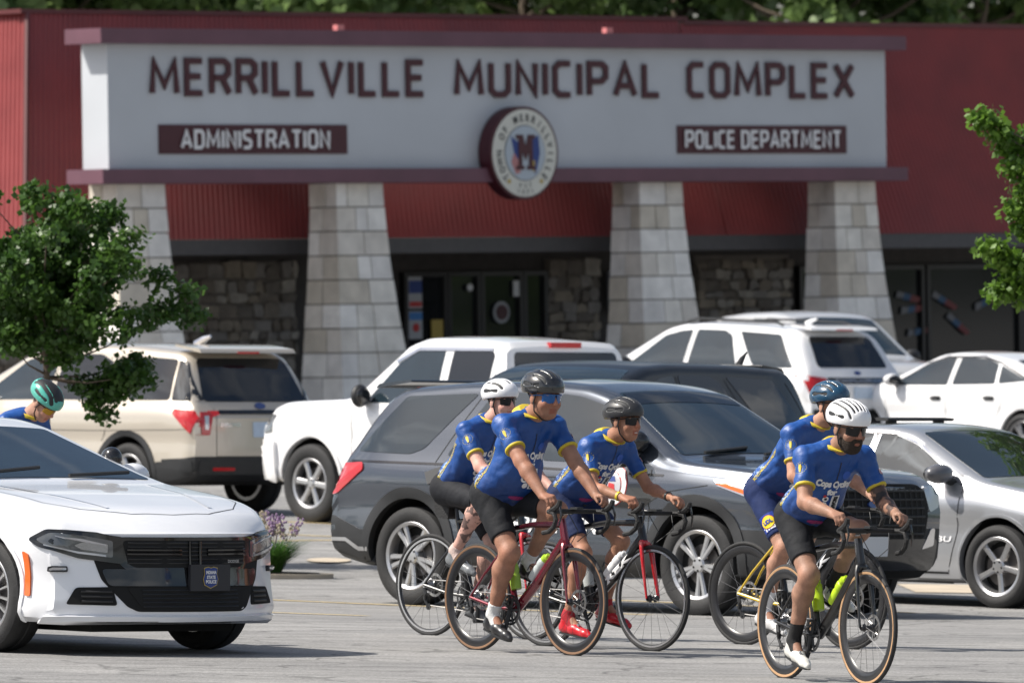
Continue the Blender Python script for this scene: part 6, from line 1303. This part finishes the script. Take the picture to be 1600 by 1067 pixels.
rider('cyclist in black and teal helmet bending down behind the white police car', *P6_, A6, dict(lean=30, crank=262, helmet=(.08, .42, .34), slots=6, slot_w=.0155, head=(.15, 0, .10), head_pitch=-42, skin=(.42, .24, .17), lens=(.45, .25, .02), torso=.58, hip=(-.25, 0, 1.13), thigh=.47, shank=.47))
# ------------------------------------------------------------------ planting island with flowers
isl = [(-2.6, 0), (-1.6, -.42), (1.35, -.45), (1.75, -.2), (1.8, .15), (1.4, .42), (-1.6, .45)]
isl = [(a * 1.35, b * 1.1) for a, b in rpoly(isl, .3)]
ix, iy = -3.95, 84.4; zz = gz(ix, iy); Mi = Matrix.Translation((ix, iy, 0)) @ Matrix.Rotation(R(-2), 4, 'Z')
def topz(a, b): p = Mi @ Vector((a, b, 0)); return p.x, p.y, gz(p.x, p.y)
def slab(name, out, h0, h1, m, **k):
    n = len(out); v = []
    for dz in (h0, h1):
        for a, b in out: x, y, z = topz(a, b); v.append((x, y, z + dz))
    return obj(name, mesh(name, v, [tuple(range(n - 1, -1, -1)), tuple(range(n, 2 * n))] + [(i, (i + 1) % n, n + (i + 1) % n, n + i) for i in range(n)], m), **k)
slab('kerb', isl, -.1, .04, conc, kind='structure'); slab('mulch_bed', [(a * .95, b * .78) for a, b in isl], .03, .046, mat('mulch', (.10, .08, .06), .95, var=.4, scale=15, bump=.8, bscale=25), kind='structure')
gm = leaf_mat('blade_green', (.03, .09, .015), (.07, .16, .03), 4., .35); purp = mat('lavender_flower', (.27, .18, .30), .85, var=.25, scale=40); straw = mat('dry_flower', (.42, .36, .26), .9, var=.2, scale=30)
def clump(x, y, n, r, h, label, seed, flowers=True):
    rg = np.random.default_rng(seed); x0, y0, z0 = x, y, gz(x, y) + .04; root = empty('flowering_plant', (x0, y0, z0), 0, label, 'plant', 'plants in the island'); v = []; f = []
    for k in range(n):
        a = rg.uniform(0, 6.28); q = r * .35 * rg.random() ** .5; bx, by = q * math.cos(a), q * math.sin(a); out = r * rg.uniform(.3, 1.); hh = h * rg.uniform(.6, 1.05); w = .007; ta = a + rg.uniform(-.5, .5); b0 = len(v)
        for t in (0, .4, .75, 1.): v += [(bx + out * t ** 1.6 * math.cos(ta) - w * (1 - .8 * t) * math.sin(ta), by + out * t ** 1.6 * math.sin(ta) + w * (1 - .8 * t) * math.cos(ta), hh * (t - .18 * t ** 3) - .02), (bx + out * t ** 1.6 * math.cos(ta) + w * (1 - .8 * t) * math.sin(ta), by + out * t ** 1.6 * math.sin(ta) - w * (1 - .8 * t) * math.cos(ta), hh * (t - .18 * t ** 3) - .02)]
        f += [(b0 + 2 * i, b0 + 2 * i + 1, b0 + 2 * i + 3, b0 + 2 * i + 2) for i in range(3)]
    obj('blades', mesh('blades', v, f, gm), root, kind='stuff')
    if flowers:
        for mm, nn, nm in ((purp, 20, 'flower'), (straw, 14, 'seed_head')):
            for k in range(nn):
                a = rg.uniform(0, 6.28); q = r * rg.uniform(.1, .85); hh = h * rg.uniform(1.0, 1.5); e = Vector((q * math.cos(a), q * math.sin(a), hh)); B = MB()
                if k % 2 == 0 or mm is straw: B.tube([(q * .3 * math.cos(a), q * .3 * math.sin(a), 0), e], .003, 4)
                for j in range(9): B.ell(e + Vector((rg.normal() * .016, rg.normal() * .016, -.01 * j + rg.normal() * .008)), (.011, .011, .013), nu=6, nv=4)
                B.build(nm, mm, root, kind='stuff')
clump(-2.12, 84.3, 1100, .34, .36, 'green clump with purple flowers beside the nose of the white car', 3)
clump(-2.9, 84.6, 500, .30, .36, 'smaller green clump with purple flowers behind the white car hood', 4)
clump(-3.5, 85.3, 350, .25, .30, 'low green grass tuft under the beige SUV wheel', 5, False)
